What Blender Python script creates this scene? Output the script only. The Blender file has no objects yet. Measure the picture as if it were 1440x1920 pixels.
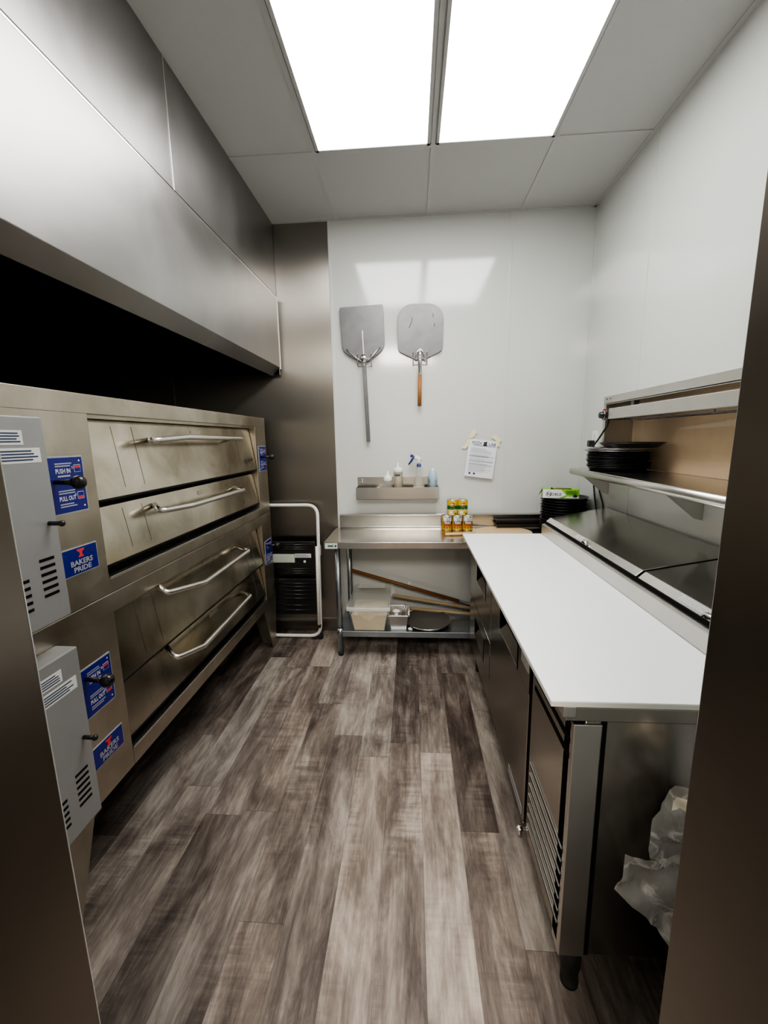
import bpy, bmesh, math, random
from mathutils import Vector, Matrix
random.seed(7)
C = bpy.context.scene.collection
PI = math.pi
V = Vector

# ------------------------------------------------------------------ materials
def new_mat(name):
    m = bpy.data.materials.new(name); m.use_nodes = True
    nt = m.node_tree; b = nt.nodes['Principled BSDF']
    return m, nt, b
def N(nt, t, **kw):
    n = nt.nodes.new(t)
    for k, v in kw.items(): setattr(n, k, v)
    return n
def L(nt, a, b): nt.links.new(a, b)
def math_n(nt, op, a, b=None, c=None):
    n = N(nt, 'ShaderNodeMath', operation=op)
    for i, v in enumerate((a, b, c)):
        if v is None: continue
        if isinstance(v, (int, float)): n.inputs[i].default_value = v
        else: L(nt, v, n.inputs[i])
    return n.outputs[0]
def ramp(nt, fac, stops):
    r = N(nt, 'ShaderNodeValToRGB')
    el = r.color_ramp.elements
    el[0].position, el[0].color = stops[0][0], (*stops[0][1], 1)
    el[1].position, el[1].color = stops[-1][0], (*stops[-1][1], 1)
    for p, c in stops[1:-1]:
        e = el.new(p); e.color = (*c, 1)
    L(nt, fac, r.inputs[0]); return r.outputs[0]
def noise(nt, vec, scale, detail=3, rough=.5, dist=0):
    n = N(nt, 'ShaderNodeTexNoise')
    n.inputs['Scale'].default_value = scale; n.inputs['Detail'].default_value = detail
    n.inputs['Roughness'].default_value = rough; n.inputs['Distortion'].default_value = dist
    if vec is not None: L(nt, vec, n.inputs['Vector'])
    return n.outputs[0]
def coords(nt, scale=(1, 1, 1)):
    t = N(nt, 'ShaderNodeTexCoord'); mp = N(nt, 'ShaderNodeMapping')
    mp.inputs['Scale'].default_value = scale
    L(nt, t.outputs['Object'], mp.inputs['Vector']); return mp.outputs[0]
def plain(name, col, rough=.5, metal=0, spec=.5, bump=0, bscale=60, vary=0, coat=0):
    m, nt, b = new_mat(name)
    b.inputs['Base Color'].default_value = (*col, 1)
    b.inputs['Roughness'].default_value = rough; b.inputs['Metallic'].default_value = metal
    b.inputs['Specular IOR Level'].default_value = spec
    b.inputs['Coat Weight'].default_value = coat
    co = coords(nt)
    if vary:
        f = noise(nt, co, 9, 4, .6)
        c = ramp(nt, f, [(.3, tuple(x*(1-vary) for x in col)), (.7, tuple(min(1, x*(1+vary*.5)) for x in col))])
        L(nt, c, b.inputs['Base Color'])
    if bump:
        bp = N(nt, 'ShaderNodeBump'); bp.inputs['Strength'].default_value = bump; bp.inputs['Distance'].default_value = .002
        L(nt, noise(nt, co, bscale, 3), bp.inputs['Height']); L(nt, bp.outputs[0], b.inputs['Normal'])
    return m
def steel(name, c1, c2, rough=.3, tan=None, aniso=.0, streak=(1, 1, 1), blot=4, spread=.1, fine=.04, lim=('MAXIMUM', .285)):
    m, nt, b = new_mat(name)
    b.inputs['Metallic'].default_value = 1
    co = coords(nt)
    f = noise(nt, co, blot, 5, .55, .6)
    L(nt, ramp(nt, f, [(.32, c2), (.68, c1)]), b.inputs['Base Color'])
    s = noise(nt, coords(nt, streak), 40, 2)
    r = math_n(nt, 'ADD', math_n(nt, 'MULTIPLY', f, spread), rough-spread*.5)
    r = math_n(nt, 'ADD', r, math_n(nt, 'MULTIPLY', math_n(nt, 'SUBTRACT', s, .5), fine*2))
    r = math_n(nt, lim[0], r, lim[1])
    L(nt, r, b.inputs['Roughness'])
    if tan:
        b.inputs['Anisotropic'].default_value = aniso
        cx = N(nt, 'ShaderNodeCombineXYZ')
        for i in range(3): cx.inputs[i].default_value = tan[i]
        L(nt, cx.outputs[0], b.inputs['Tangent'])
    return m
def emis(name, col, s):
    m, nt, b = new_mat(name)
    b.inputs['Base Color'].default_value = (.8, .8, .8, 1)
    b.inputs['Emission Color'].default_value = (*col, 1); b.inputs['Emission Strength'].default_value = s
    return m
def clear(name, col, alpha, rough=.25, spec=.5):
    m, nt, b = new_mat(name)
    b.inputs['Base Color'].default_value = (*col, 1); b.inputs['Roughness'].default_value = rough
    b.inputs['Alpha'].default_value = alpha; b.inputs['Specular IOR Level'].default_value = spec
    return m

def floor_mat():
    m, nt, b = new_mat('vinyl_plank')
    t = N(nt, 'ShaderNodeTexCoord'); sp = N(nt, 'ShaderNodeSeparateXYZ'); L(nt, t.outputs['Object'], sp.inputs[0])
    X, Y = sp.outputs[0], sp.outputs[1]
    W, LEN = .1475, 1.10
    u = math_n(nt, 'DIVIDE', math_n(nt, 'ADD', X, .115+W*40), W)
    row = math_n(nt, 'FLOOR', u); fu = math_n(nt, 'FRACT', u)
    wn = N(nt, 'ShaderNodeTexWhiteNoise', noise_dimensions='1D'); L(nt, row, wn.inputs['W'])
    v = math_n(nt, 'DIVIDE', math_n(nt, 'ADD', math_n(nt, 'ADD', Y, 20), math_n(nt, 'MULTIPLY', wn.outputs[0], LEN)), LEN)
    pl = math_n(nt, 'FLOOR', v); fv = math_n(nt, 'FRACT', v)
    idv = N(nt, 'ShaderNodeCombineXYZ'); L(nt, row, idv.inputs[0]); L(nt, pl, idv.inputs[1])
    w2 = N(nt, 'ShaderNodeTexWhiteNoise', noise_dimensions='2D'); L(nt, idv.outputs[0], w2.inputs['Vector'])
    rnd = w2.outputs[0]
    w3 = N(nt, 'ShaderNodeSeparateColor'); L(nt, w2.outputs['Color'], w3.inputs[0])
    off = math_n(nt, 'MULTIPLY', rnd, 37.0)
    def pv(sx, sy):
        c = N(nt, 'ShaderNodeCombineXYZ')
        L(nt, math_n(nt, 'MULTIPLY', X, sx), c.inputs[0]); L(nt, math_n(nt, 'MULTIPLY', Y, sy), c.inputs[1]); L(nt, off, c.inputs[2])
        return c.outputs[0]
    broad = noise(nt, pv(8, 2.4), 1, 6, .66, .5)
    grain = noise(nt, pv(70, 3.0), 1, 7, .78, .35)
    saw = noise(nt, pv(5, 45), 1, 4, .65)
    fleck = noise(nt, pv(26, 4.5), 1, 5, .75, .6)
    fac = math_n(nt, 'ADD', math_n(nt, 'MULTIPLY', math_n(nt, 'SUBTRACT', broad, .5), 1.55), math_n(nt, 'MULTIPLY', math_n(nt, 'SUBTRACT', grain, .5), .75))
    msk = math_n(nt, 'MAXIMUM', math_n(nt, 'MULTIPLY', math_n(nt, 'SUBTRACT', noise(nt, pv(5, 2.5), 1, 2), .5), 5), 0)
    fac = math_n(nt, 'ADD', fac, math_n(nt, 'MULTIPLY', math_n(nt, 'MULTIPLY', math_n(nt, 'SUBTRACT', saw, .5), msk), .8))
    fac = math_n(nt, 'ADD', fac, math_n(nt, 'MULTIPLY', math_n(nt, 'SUBTRACT', fleck, .5), .60))
    fac = math_n(nt, 'ADD', fac, math_n(nt, 'MULTIPLY', math_n(nt, 'SUBTRACT', rnd, .5), .50))
    fac = math_n(nt, 'ADD', fac, .455)
    col = ramp(nt, fac, [(.0, (.030, .022, .018)), (.25, (.085, .068, .058)), (.5, (.180, .153, .134)), (.72, (.315, .280, .245)), (1.0, (.48, .44, .39))])
    hue = N(nt, 'ShaderNodeMix', data_type='RGBA', blend_type='MULTIPLY')
    L(nt, math_n(nt, 'MULTIPLY', w3.outputs[1], .55), hue.inputs[0]); L(nt, col, hue.inputs[6]); hue.inputs[7].default_value = (1.0, .90, .84, 1)
    # knots
    vo = N(nt, 'ShaderNodeTexVoronoi'); vo.inputs['Scale'].default_value = 1; L(nt, pv(4.5, 2.0), vo.inputs['Vector'])
    mr = N(nt, 'ShaderNodeMapRange', interpolation_type='SMOOTHSTEP'); L(nt, vo.outputs['Distance'], mr.inputs[0]); mr.inputs[1].default_value = .03; mr.inputs[2].default_value = .17; mr.inputs[3].default_value = 1; mr.inputs[4].default_value = 0
    kn = mr.outputs[0]
    ds = N(nt, 'ShaderNodeMix', data_type='RGBA', blend_type='MULTIPLY'); L(nt, math_n(nt, 'MULTIPLY', kn, .55), ds.inputs[0])
    L(nt, hue.outputs[2], ds.inputs[6]); ds.inputs[7].default_value = (.25, .2, .18, 1)
    # seams
    e1 = math_n(nt, 'LESS_THAN', math_n(nt, 'MINIMUM', fu, math_n(nt, 'SUBTRACT', 1, fu)), .006)
    e2 = math_n(nt, 'LESS_THAN', math_n(nt, 'MINIMUM', fv, math_n(nt, 'SUBTRACT', 1, fv)), .0011)
    e = math_n(nt, 'MAXIMUM', e1, e2)
    sm = N(nt, 'ShaderNodeMix', data_type='RGBA', blend_type='MULTIPLY'); L(nt, math_n(nt, 'MULTIPLY', e, .5), sm.inputs[0])
    L(nt, ds.outputs[2], sm.inputs[6]); sm.inputs[7].default_value = (.2, .18, .17, 1)
    L(nt, sm.outputs[2], b.inputs['Base Color'])
    L(nt, math_n(nt, 'ADD', .40, math_n(nt, 'MULTIPLY', grain, .2)), b.inputs['Roughness'])
    b.inputs['Specular IOR Level'].default_value = .35
    bp = N(nt, 'ShaderNodeBump'); bp.inputs['Strength'].default_value = .15; bp.inputs['Distance'].default_value = .001
    L(nt, grain, bp.inputs['Height']); L(nt, bp.outputs[0], b.inputs['Normal'])
    return m
def wood(name, c1, c2, axis=0, rough=.5):
    m, nt, b = new_mat(name)
    s = [60, 60, 60]; s[axis] = 4
    L(nt, ramp(nt, noise(nt, coords(nt, tuple(s)), 1, 4, .6, .4), [(.3, c2), (.7, c1)]), b.inputs['Base Color'])
    b.inputs['Roughness'].default_value = rough
    return m

M = {}
M['floor'] = floor_mat()
M['frp'] = plain('white_wall_panel', (.61, .625, .603), .10, bump=.06, bscale=70, spec=.75)
M['seam'] = plain('panel_seam', (.62, .64, .63), .4)
M['ceil'] = plain('ceiling_tile', (.52, .522, .515), .85, bump=.5, bscale=260, spec=.2)
M['grid'] = plain('grid_white', (.50, .502, .497), .5)
M['light'] = emis('diffuser_glow', (1, .985, .955), 7.0)
M['wallbeige'] = plain('back_room_paint', (.58, .54, .49), .7)
M['steel'] = steel('brushed_steel', (.60, .585, .55), (.52, .505, .47), .33, blot=3)
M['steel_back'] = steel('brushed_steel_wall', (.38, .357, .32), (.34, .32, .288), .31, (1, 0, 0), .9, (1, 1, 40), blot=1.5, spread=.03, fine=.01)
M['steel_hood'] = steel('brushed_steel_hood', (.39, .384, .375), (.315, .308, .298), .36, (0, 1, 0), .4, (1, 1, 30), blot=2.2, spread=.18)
M['steel_dark'] = steel('shade_grime_steel', (.05, .047, .042), (.028, .026, .024), .5, blot=3)  # shade inside hood and ovens put into the colour; also grimy door edges
M['steel_oven'] = steel('stained_oven_steel', (.60, .56, .475), (.41, .37, .30), .36, blot=4.2, spread=.2)
M['steel_door'] = steel('stain_reflection_door_steel', (.70, .655, .56), (.36, .315, .235), .21, blot=3.6, spread=.16, lim=('MINIMUM', .265))  # strong blotches paint patchy reflections into the colour, along with stains
M['greypaint'] = plain('grey_enamel', (.34, .34, .34), .38, metal=.35, vary=.05)
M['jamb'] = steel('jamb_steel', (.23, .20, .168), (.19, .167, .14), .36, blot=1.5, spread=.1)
M['chrome'] = plain('polished_tube', (.80, .79, .75), .27, metal=1)
M['alu'] = steel('aluminium_blade', (.19, .19, .193), (.145, .145, .147), .45, blot=7)
M['alubright'] = plain('bright_aluminium', (.72, .72, .73), .25, metal=1)
M['galv'] = steel('galvanised_shelf', (.42, .46, .50), (.34, .38, .42), .36, blot=14)
M['steel_tbl'] = steel('table_steel', (.66, .64, .60), (.58, .56, .52), .19, (0, 0, 1), .0, (1, 60, 60), blot=3, spread=.1, lim=('MINIMUM', .265))
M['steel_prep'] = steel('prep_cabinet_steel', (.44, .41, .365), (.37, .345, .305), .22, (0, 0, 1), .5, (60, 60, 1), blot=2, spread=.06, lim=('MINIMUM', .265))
M['steel_lid'] = steel('lid_steel', (.50, .485, .455), (.45, .435, .405), .21, blot=3, spread=.06, lim=('MINIMUM', .265))
M['black'] = plain('black_void', (.006, .006, .006), .8, spec=.1)
M['blackplastic'] = plain('black_plastic', (.012, .012, .012), .25)
M['blackrubber'] = plain('black_rubber', (.015, .015, .015), .6)
M['blackpan'] = plain('black_anodised_pan', (.018, .018, .019), .33, metal=.3)
M['greypan'] = plain('grey_round_pan', (.13, .122, .11), .45, metal=.5)
M['darkpan'] = plain('dark_baked_pan', (.05, .045, .042), .38, metal=.7)
M['blue'] = plain('blue_label_plate', (.004, .008, .17), .3)
M['white'] = plain('white_print', (.80, .80, .80), .5)
M['red'] = plain('red_print', (.65, .05, .05), .5)
M['silverprint'] = plain('silver_print', (.45, .47, .52), .35, metal=.3)
M['whitetube'] = plain('white_powdercoat', (.88, .87, .83), .35, vary=.08)
M['board'] = plain('white_cutting_board', (.90, .92, .92), .42, bump=.05, bscale=200)
M['boardedge'] = plain('cutting_board_edge', (.74, .74, .68), .5)
M['paper'] = plain('white_paper', (.76, .77, .82), .7)
M['paperlabel'] = plain('label_paper', (.70, .71, .68), .6)
M['greenish'] = plain('pale_green_label', (.55, .62, .52), .6)
M['ink'] = plain('grey_ink', (.22, .23, .28), .7)
M['inkdark'] = plain('navy_ink', (.03, .05, .11), .7)
M['inkblack'] = plain('black_ink', (.02, .02, .02), .6)
M['tape'] = plain('masking_tape', (.80, .72, .48), .6)
M['card'] = plain('cardboard', (.66, .495, .325), .75, vary=.06)
M['cardtape'] = plain('cardboard_tape', (.68, .53, .37), .3)
M['woodred'] = wood('stained_wood', (.36, .165, .055), (.27, .115, .04), 2)
M['woodbrown'] = wood('brown_wood_pole', (.22, .095, .03), (.16, .065, .02), 0)
M['woodpale'] = wood('pale_wood', (.52, .40, .24), (.42, .31, .18), 0)
M['woodpeel'] = wood('peel_wood', (.66, .48, .28), (.58, .40, .22), 0)
M['flour'] = plain('flour', (.66, .56, .40), .9, vary=.08)
M['flourwhite'] = plain('flour_dust', (.80, .72, .54), .9, vary=.1)
M['poly'] = clear('clear_polycarbonate', (.62, .62, .57), .16, .15)
M['polyrim'] = clear('polycarbonate_rim', (.78, .78, .74), .48, .2)
M['bag'] = clear('clear_bag_film', (.80, .78, .74), .33, .28, .8)
M['bagfold'] = clear('bag_folds', (.86, .84, .80), .62, .3, .8)
def film_mat(name, col, lo, hi, sc):
    m, nt, b = new_mat(name)
    b.inputs['Base Color'].default_value = (*col, 1); b.inputs['Roughness'].default_value = .22; b.inputs['Specular IOR Level'].default_value = .8
    f = noise(nt, coords(nt, (1, 1, 1)), sc, 4, .55, 1.2)
    rdg = math_n(nt, 'SUBTRACT', 1, math_n(nt, 'MULTIPLY', math_n(nt, 'ABSOLUTE', math_n(nt, 'SUBTRACT', f, .5)), 15))
    rdg = math_n(nt, 'MAXIMUM', rdg, 0)
    cl = noise(nt, coords(nt), 9, 3)
    a = math_n(nt, 'ADD', lo, math_n(nt, 'MULTIPLY', math_n(nt, 'POWER', rdg, 2.0), hi))
    a = math_n(nt, 'ADD', a, math_n(nt, 'MULTIPLY', math_n(nt, 'SUBTRACT', cl, .5), .6))
    c = N(nt, 'ShaderNodeClamp'); L(nt, a, c.inputs[0]); c.inputs[1].default_value = .08; c.inputs[2].default_value = .9
    L(nt, c.outputs[0], b.inputs['Alpha'])
    bp = N(nt, 'ShaderNodeBump'); bp.inputs['Strength'].default_value = .6; bp.inputs['Distance'].default_value = .01
    L(nt, f, bp.inputs['Height']); L(nt, bp.outputs[0], b.inputs['Normal'])
    return m
M['bag'] = film_mat('clear_bag_film', (.88, .85, .80), .36, .40, 7)
M['bagcream'] = plain('bag_crumple', (.78, .72, .58), .5)
M['bottle'] = clear('milky_bottle', (.70, .70, .66), .20, .2)
M['liq_tan'] = plain('tan_sauce', (.30, .245, .15), .35, vary=.1)
M['liq_grey'] = plain('greyish_liquid', (.42, .42, .38), .35)
M['liq_yellow'] = plain('yellow_liquid', (.60, .54, .30), .3)
M['capwhite'] = plain('white_plastic_cap', (.80, .80, .78), .35)
M['navy'] = plain('navy_plastic', (.015, .02, .16), .35)
M['canblue'] = plain('pale_blue_can', (.38, .52, .62), .3)
M['gold'] = plain('can_gold', (.50, .27, .02), .35, vary=.1)
M['canyellow'] = plain('can_yellow', (.60, .40, .012), .35)
M['cangreen'] = plain('can_green', (.012, .11, .025), .35)
M['cancream'] = plain('can_cream', (.62, .52, .18), .4)
M['canorange'] = plain('can_orange', (.40, .085, .008), .4)
M['canred'] = plain('can_red', (.50, .012, .012), .4)
M['olive'] = plain('olive_brown', (.16, .09, .03), .5)
M['cangrey'] = plain('can_grey', (.55, .55, .54), .4)
M['green'] = plain('glove_box_green', (.22, .52, .025), .45)
M['tin'] = plain('tin_rim', (.6, .58, .5), .3, metal=1)
M['film'] = clear('clear_sticker', (.75, .76, .78), .45, .2)

# ------------------------------------------------------------------ mesh builder
class MB:
    def __init__(s): s.bm = bmesh.new(); s.m = []
    def mi(s, m):
        m = M[m] if isinstance(m, str) else m
        if m not in s.m: s.m.append(m)
        return s.m.index(m)
    def merge(s, t, m, X=None, sm=False):
        k = s.mi(m); mp = {}
        for v in t.verts: mp[v] = s.bm.verts.new(X @ v.co if X is not None else v.co)
        for f in t.faces:
            try: nf = s.bm.faces.new([mp[v] for v in f.verts]); nf.material_index = k; nf.smooth = sm
            except ValueError: pass
        t.free(); return s
    def box(s, x0, x1, y0, y1, z0, z1, m, bev=0, X=None, seg=2):
        t = bmesh.new(); bmesh.ops.create_cube(t, size=1)
        for v in t.verts:
            v.co = V(((x0+x1)/2+v.co.x*(x1-x0), (y0+y1)/2+v.co.y*(y1-y0), (z0+z1)/2+v.co.z*(z1-z0)))
        if bev: bmesh.ops.bevel(t, geom=t.edges[:], offset=bev, segments=seg, affect='EDGES', profile=.5)
        return s.merge(t, m, X)
    def face(s, pts, m):
        k = s.mi(m); f = s.bm.faces.new([s.bm.verts.new(V(p)) for p in pts]); f.material_index = k; return s
    def prism(s, pts, d, m, bev=0):
        t = bmesh.new(); d = V(d); a = [t.verts.new(V(p)) for p in pts]; b = [t.verts.new(V(p)+d) for p in pts]; n = len(pts)
        t.faces.new(a); t.faces.new(b[::-1])
        for i in range(n): t.faces.new((a[i], b[i], b[(i+1) % n], a[(i+1) % n]))
        bmesh.ops.recalc_face_normals(t, faces=t.faces[:])
        if bev: bmesh.ops.bevel(t, geom=t.edges[:], offset=bev, segments=2, affect='EDGES', profile=.5)
        return s.merge(t, m)
    def tube(s, pts, r, m, seg=12, closed=False, flat=None):
        pts = [V(p) for p in pts]; n = len(pts); t = bmesh.new(); rings = []
        up = None
        for i in range(n):
            a = pts[(i-1) % n] if (i or closed) else pts[0]; b = pts[(i+1) % n] if (i < n-1 or closed) else pts[-1]
            d = (b-a).normalized()
            if up is None:
                up = V((0, 0, 1)) if abs(d.z) < .9 else V((1, 0, 0))
            sd = d.cross(up).normalized(); up = sd.cross(d).normalized()
            rr = r[i] if isinstance(r, (list, tuple)) else r
            rx, ry = (rr, rr) if flat is None else (rr*flat[0], rr*flat[1])
            rings.append([t.verts.new(pts[i]+sd*rx*math.cos(2*PI*k/seg)+up*ry*math.sin(2*PI*k/seg)) for k in range(seg)])
        for i in range(n if closed else n-1):
            A, B = rings[i], rings[(i+1) % n]
            for k in range(seg): t.faces.new((A[k], A[(k+1) % seg], B[(k+1) % seg], B[k]))
        if not closed: t.faces.new(rings[0][::-1]); t.faces.new(rings[-1])
        bmesh.ops.recalc_face_normals(t, faces=t.faces[:])
        return s.merge(t, m, None, True)
    def cyl(s, p0, p1, r, m, seg=20, r1=None):
        return s.tube([p0, p1], [r, r if r1 is None else r1], m, seg)
    def lathe(s, prof, c, m, seg=28, X=None):
        """prof: (radius, height[, material]); the material of a row paints the band up to the next row"""
        c = V(c); k0 = s.mi(m); rings = []
        for p in prof:
            r = p[0]
            if r < 1e-6:
                q = V((0, 0, p[1])); q = X @ q if X is not None else q
                rings.append([s.bm.verts.new(c+q)])
            else:
                ring = []
                for k in range(seg):
                    q = V((r*math.cos(2*PI*k/seg), r*math.sin(2*PI*k/seg), p[1])); q = X @ q if X is not None else q
                    ring.append(s.bm.verts.new(c+q))
                rings.append(ring)
        for i in range(len(prof)-1):
            A, B = rings[i], rings[i+1]; mm = s.mi(prof[i][2]) if len(prof[i]) > 2 else k0
            for k in range(seg):
                a, b = A[k % len(A)], A[(k+1) % len(A)]; d, e = B[(k+1) % len(B)], B[k % len(B)]
                vs = []
                for v in (a, b, d, e):
                    if v not in vs: vs.append(v)
                if len(vs) > 2: nf = s.bm.faces.new(vs); nf.material_index = mm; nf.smooth = True
        return s
    def sphere(s, c, r, m, sc=(1, 1, 1), seg=18):
        t = bmesh.new(); bmesh.ops.create_uvsphere(t, u_segments=seg, v_segments=seg//2, radius=r)
        return s.merge(t, m, Matrix.Translation(V(c)) @ Matrix.Diagonal((*sc, 1)), True)
    def text(s, txt, h, o, right, up, m, w=None, align='LEFT', off=.0006, wrap=None, thick=.012):
        cu = bpy.data.curves.new('t', 'FONT'); cu.body = txt; cu.size = 1; cu.align_x = align; cu.offset = thick; cu.resolution_u = 2
        ob = bpy.data.objects.new('t', cu); C.objects.link(ob)
        dg = bpy.context.evaluated_depsgraph_get()
        me = bpy.data.meshes.new_from_object(ob.evaluated_get(dg))
        t = bmesh.new(); t.from_mesh(me)
        bpy.data.objects.remove(ob); bpy.data.curves.remove(cu); bpy.data.meshes.remove(me)
        R, U = V(right).normalized(), V(up).normalized(); n = R.cross(U)
        xs = [v.co.x for v in t.verts]; ys = [v.co.y for v in t.verts]
        sc = h/(max(ys)-min(ys)); y0 = min(ys)
        sx = sc if w is None else w/(max(xs)-min(xs))
        x0 = 0 if w is None else (min(xs) if align == 'LEFT' else (max(xs)+min(xs))/2)
        for v in t.verts:
            a, b = (v.co.x-x0)*sx, (v.co.y-y0)*sc
            v.co = wrap(a, b) if wrap else V(o)+R*a+U*b+n*off
        return s.merge(t, m)
    def lines(s, o, right, up, w, h, n, m, fill=.55, off=.0005, jit=.25):
        """rows of print, each a thin strip"""
        R, U = V(right).normalized(), V(up).normalized(); nn = R.cross(U)*off; p = h/n
        for i in range(n):
            ww = w*(1-random.random()*jit); b = V(o)+U*(h-p*(i+.5+fill/2))+nn
            s.face([b, b+R*ww, b+R*ww+U*p*fill, b+U*p*fill], m)
        return s
    def mesh(s, name, origin=(0, 0, 0)):
        o = V(origin)
        for v in s.bm.verts: v.co -= o
        for e in s.bm.edges:
            if len(e.link_faces) == 2 and e.calc_face_angle(0) > .6: e.smooth = False
        me = bpy.data.meshes.new(name); s.bm.to_mesh(me); s.bm.free()
        for m in s.m: me.materials.append(m)
        return me

def fillet(pts, r, n=6, closed=False):
    pts = [V(p) for p in pts]; out = []; N_ = len(pts)
    for i in range(N_):
        if not closed and i in (0, N_-1): out.append(pts[i]); continue
        p, a, b = pts[i], pts[i-1], pts[(i+1) % N_]
        da, db = (a-p), (b-p); ang = da.angle(db)
        d = min(r/math.tan(ang/2), da.length*.49, db.length*.49)
        p0, p1 = p+da.normalized()*d, p+db.normalized()*d
        for k in range(n+1):
            t = k/n; out.append(p0*(1-t)**2+p*2*t*(1-t)+p1*t*t)
    return out

def root_of(o):
    v = V((0, 0, 0))
    while o is not None: v += o.location; o = o.parent
    return v
def thing(name, label, cat, loc=(0, 0, 0), group=None):
    o = bpy.data.objects.new(name, None); C.objects.link(o); o.location = loc; o.empty_display_size = .05
    o['label'] = label; o['category'] = cat
    if group: o['group'] = group
    return o
def part(name, mb, parent, label=None):
    o = bpy.data.objects.new(name, mb.mesh(name, root_of(parent))); C.objects.link(o); o.parent = parent
    if label: o['label'] = label
    return o
def single(name, mb, label, cat, loc, group=None):
    o = bpy.data.objects.new(name, mb.mesh(name, loc)); C.objects.link(o); o.location = loc
    o['label'] = label; o['category'] = cat
    if group: o['group'] = group
    return o
def struct(name, mb):
    o = bpy.data.objects.new(name, mb.mesh(name)); C.objects.link(o); o['kind'] = 'structure'; return o
def copy_tree(o, parent=None):
    c = o.copy(); C.objects.link(c); c.parent = parent
    for ch in list(o.children): copy_tree(ch, c)
    return c

# ------------------------------------------------------------------ room
D, H, XR, XL = 3.07, 2.96, 1.20, -2.15
struct('floor', MB().box(-3.2, 3.2, -3.4, 3.3, -.06, 0, 'floor'))
ce = MB().box(-3.2, 3.2, -3.4, 3.3, H, H+.05, 'ceil')
struct('ceiling', ce)
tb = MB()
for x in (-.497, .113, .723): tb.box(x-.010, x+.010, -3.3, D, H-.004, H+.001, 'grid')
for y in (-2.48, -1.26, -.04, 1.18, 2.40): tb.box(-.945, XR, y-.012, y+.012, H-.0045, H+.001, 'grid')
tb.box(-.945, XR, D-.022, D, H-.006, H, 'grid'); tb.box(XR-.022, XR, .42, D, H-.006, H, 'grid')
struct('trim_1', tb)
wb = MB()
wb.box(-.555, 1.36, D, 3.2, 0, H, 'frp')
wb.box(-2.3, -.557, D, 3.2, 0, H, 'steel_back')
for x in (-1.76,): wb.box(x-.003, x+.003, D-.002, D+.01, .1, H, 'steel')
wb.box(-.565, -.549, D-.006, D+.01, 0, H, 'frp')
wb.box(.655, .672, D-.004, D+.01, 0, H, 'frp', .001); wb.box(.6525, .655, D-.001, D+.01, 0, H, 'seam')
wb.box(-.555, .655, D-.0005, D+.01, 2.93, 2.931, 'seam')
struct('wall_back', wb)
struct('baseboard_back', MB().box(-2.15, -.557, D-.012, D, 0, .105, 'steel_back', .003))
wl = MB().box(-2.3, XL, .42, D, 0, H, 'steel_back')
for y in (2.05, 1.2): wl.box(XL-.01, XL+.002, y-.004, y+.004, 0, 2.0, 'steel')
struct('wall_left', wl)
OY0, OY1, OZ0, OZ1, XO = .98, 2.70, 1.283, 1.69, 1.366      # pass-through opening
wr = MB()
wr.box(XR, XO, .42, D, 0, OZ0, 'frp'); wr.box(XR, XO, .42, D, OZ1, H, 'frp')
wr.box(XR, XO, OY1, D, OZ0, OZ1, 'frp'); wr.box(XR, XO, .42, OY0, OZ0, OZ1, 'frp')
for z0, z1 in ((0, OZ0), (OZ1+.05, H)): wr.box(XR-.003, XR+.01, 2.372, 2.388, z0, z1, 'frp', .001)
wr.box(XR-.004, XR+.01, D-.02, D, 0, H, 'frp', .001)
struct('wall_right', wr)
pt = MB()
pt.box(XR-.012, XR+.0, OY0-.04, OY1+.035, OZ1-.008, OZ1+.042, 'steel', .002)
pt.box(XR-.010, XR+.0, OY1-.002, OY1+.035, OZ0+.02, OZ1-.008, 'steel', .002)
pt.box(XR-.012, XO, OY1-.003, OY1, OZ0, OZ1, 'steel'); pt.box(XR-.012, XO, OY0, OY0+.003, OZ0, OZ1, 'steel')
pt.box(XR-.012, XO, OY0, OY1, OZ1-.004, OZ1, 'steel')
for y in (2.69, 2.65): pt.cyl((XR-.014, y, 1.715), (XR-.011, y, 1.715), .004, 'inkblack', 10)
struct('window_1', pt)
# doorway in front, stainless clad
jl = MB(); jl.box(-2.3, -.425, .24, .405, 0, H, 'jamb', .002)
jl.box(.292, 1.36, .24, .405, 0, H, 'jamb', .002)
jl.box(-2.3, -.432, .405, .412, 0, H, 'frp'); jl.box(.299, 1.20, .405, .412, 0, H, 'frp')
struct('wall_front', jl)
# room behind the camera
struct('wall_rear', MB().box(-3.2, 3.2, -3.4, -3.3, 0, H, 'wallbeige'))
struct('wall_rear_left', MB().box(-3.2, -3.1, -3.3, .24, 0, H, 'wallbeige'))
struct('wall_rear_right', MB().box(3.1, 3.2, -3.3, .24, 0, H, 'wallbeige'))

# ------------------------------------------------------------------ ceiling lights
for i, x in enumerate((-.192, .418)):
    t = thing('ceiling_light', ('lit white ceiling light panel on the left, nearer the steel hood', 'lit white ceiling light panel on the right, nearer the white side wall')[i], 'light', (x, 1.79, H), 'recessed light panels')
    f = MB(); w, l = .289, .594
    f.box(x-w, x+w, 1.79-l, 1.79-l+.014, H-.012, H+.0, 'grid'); f.box(x-w, x+w, 1.79+l-.014, 1.79+l, H-.012, H, 'grid')
    f.box(x-w, x-w+.014, 1.79-l, 1.79+l, H-.012, H, 'grid'); f.box(x+w-.014, x+w, 1.79-l, 1.79+l, H-.012, H, 'grid')
    part('frame', f, t)
    part('diffuser', MB().box(x-w+.013, x+w-.013, 1.79-l+.013, 1.79+l-.013, H-.008, H-.002, 'light'), t)

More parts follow.
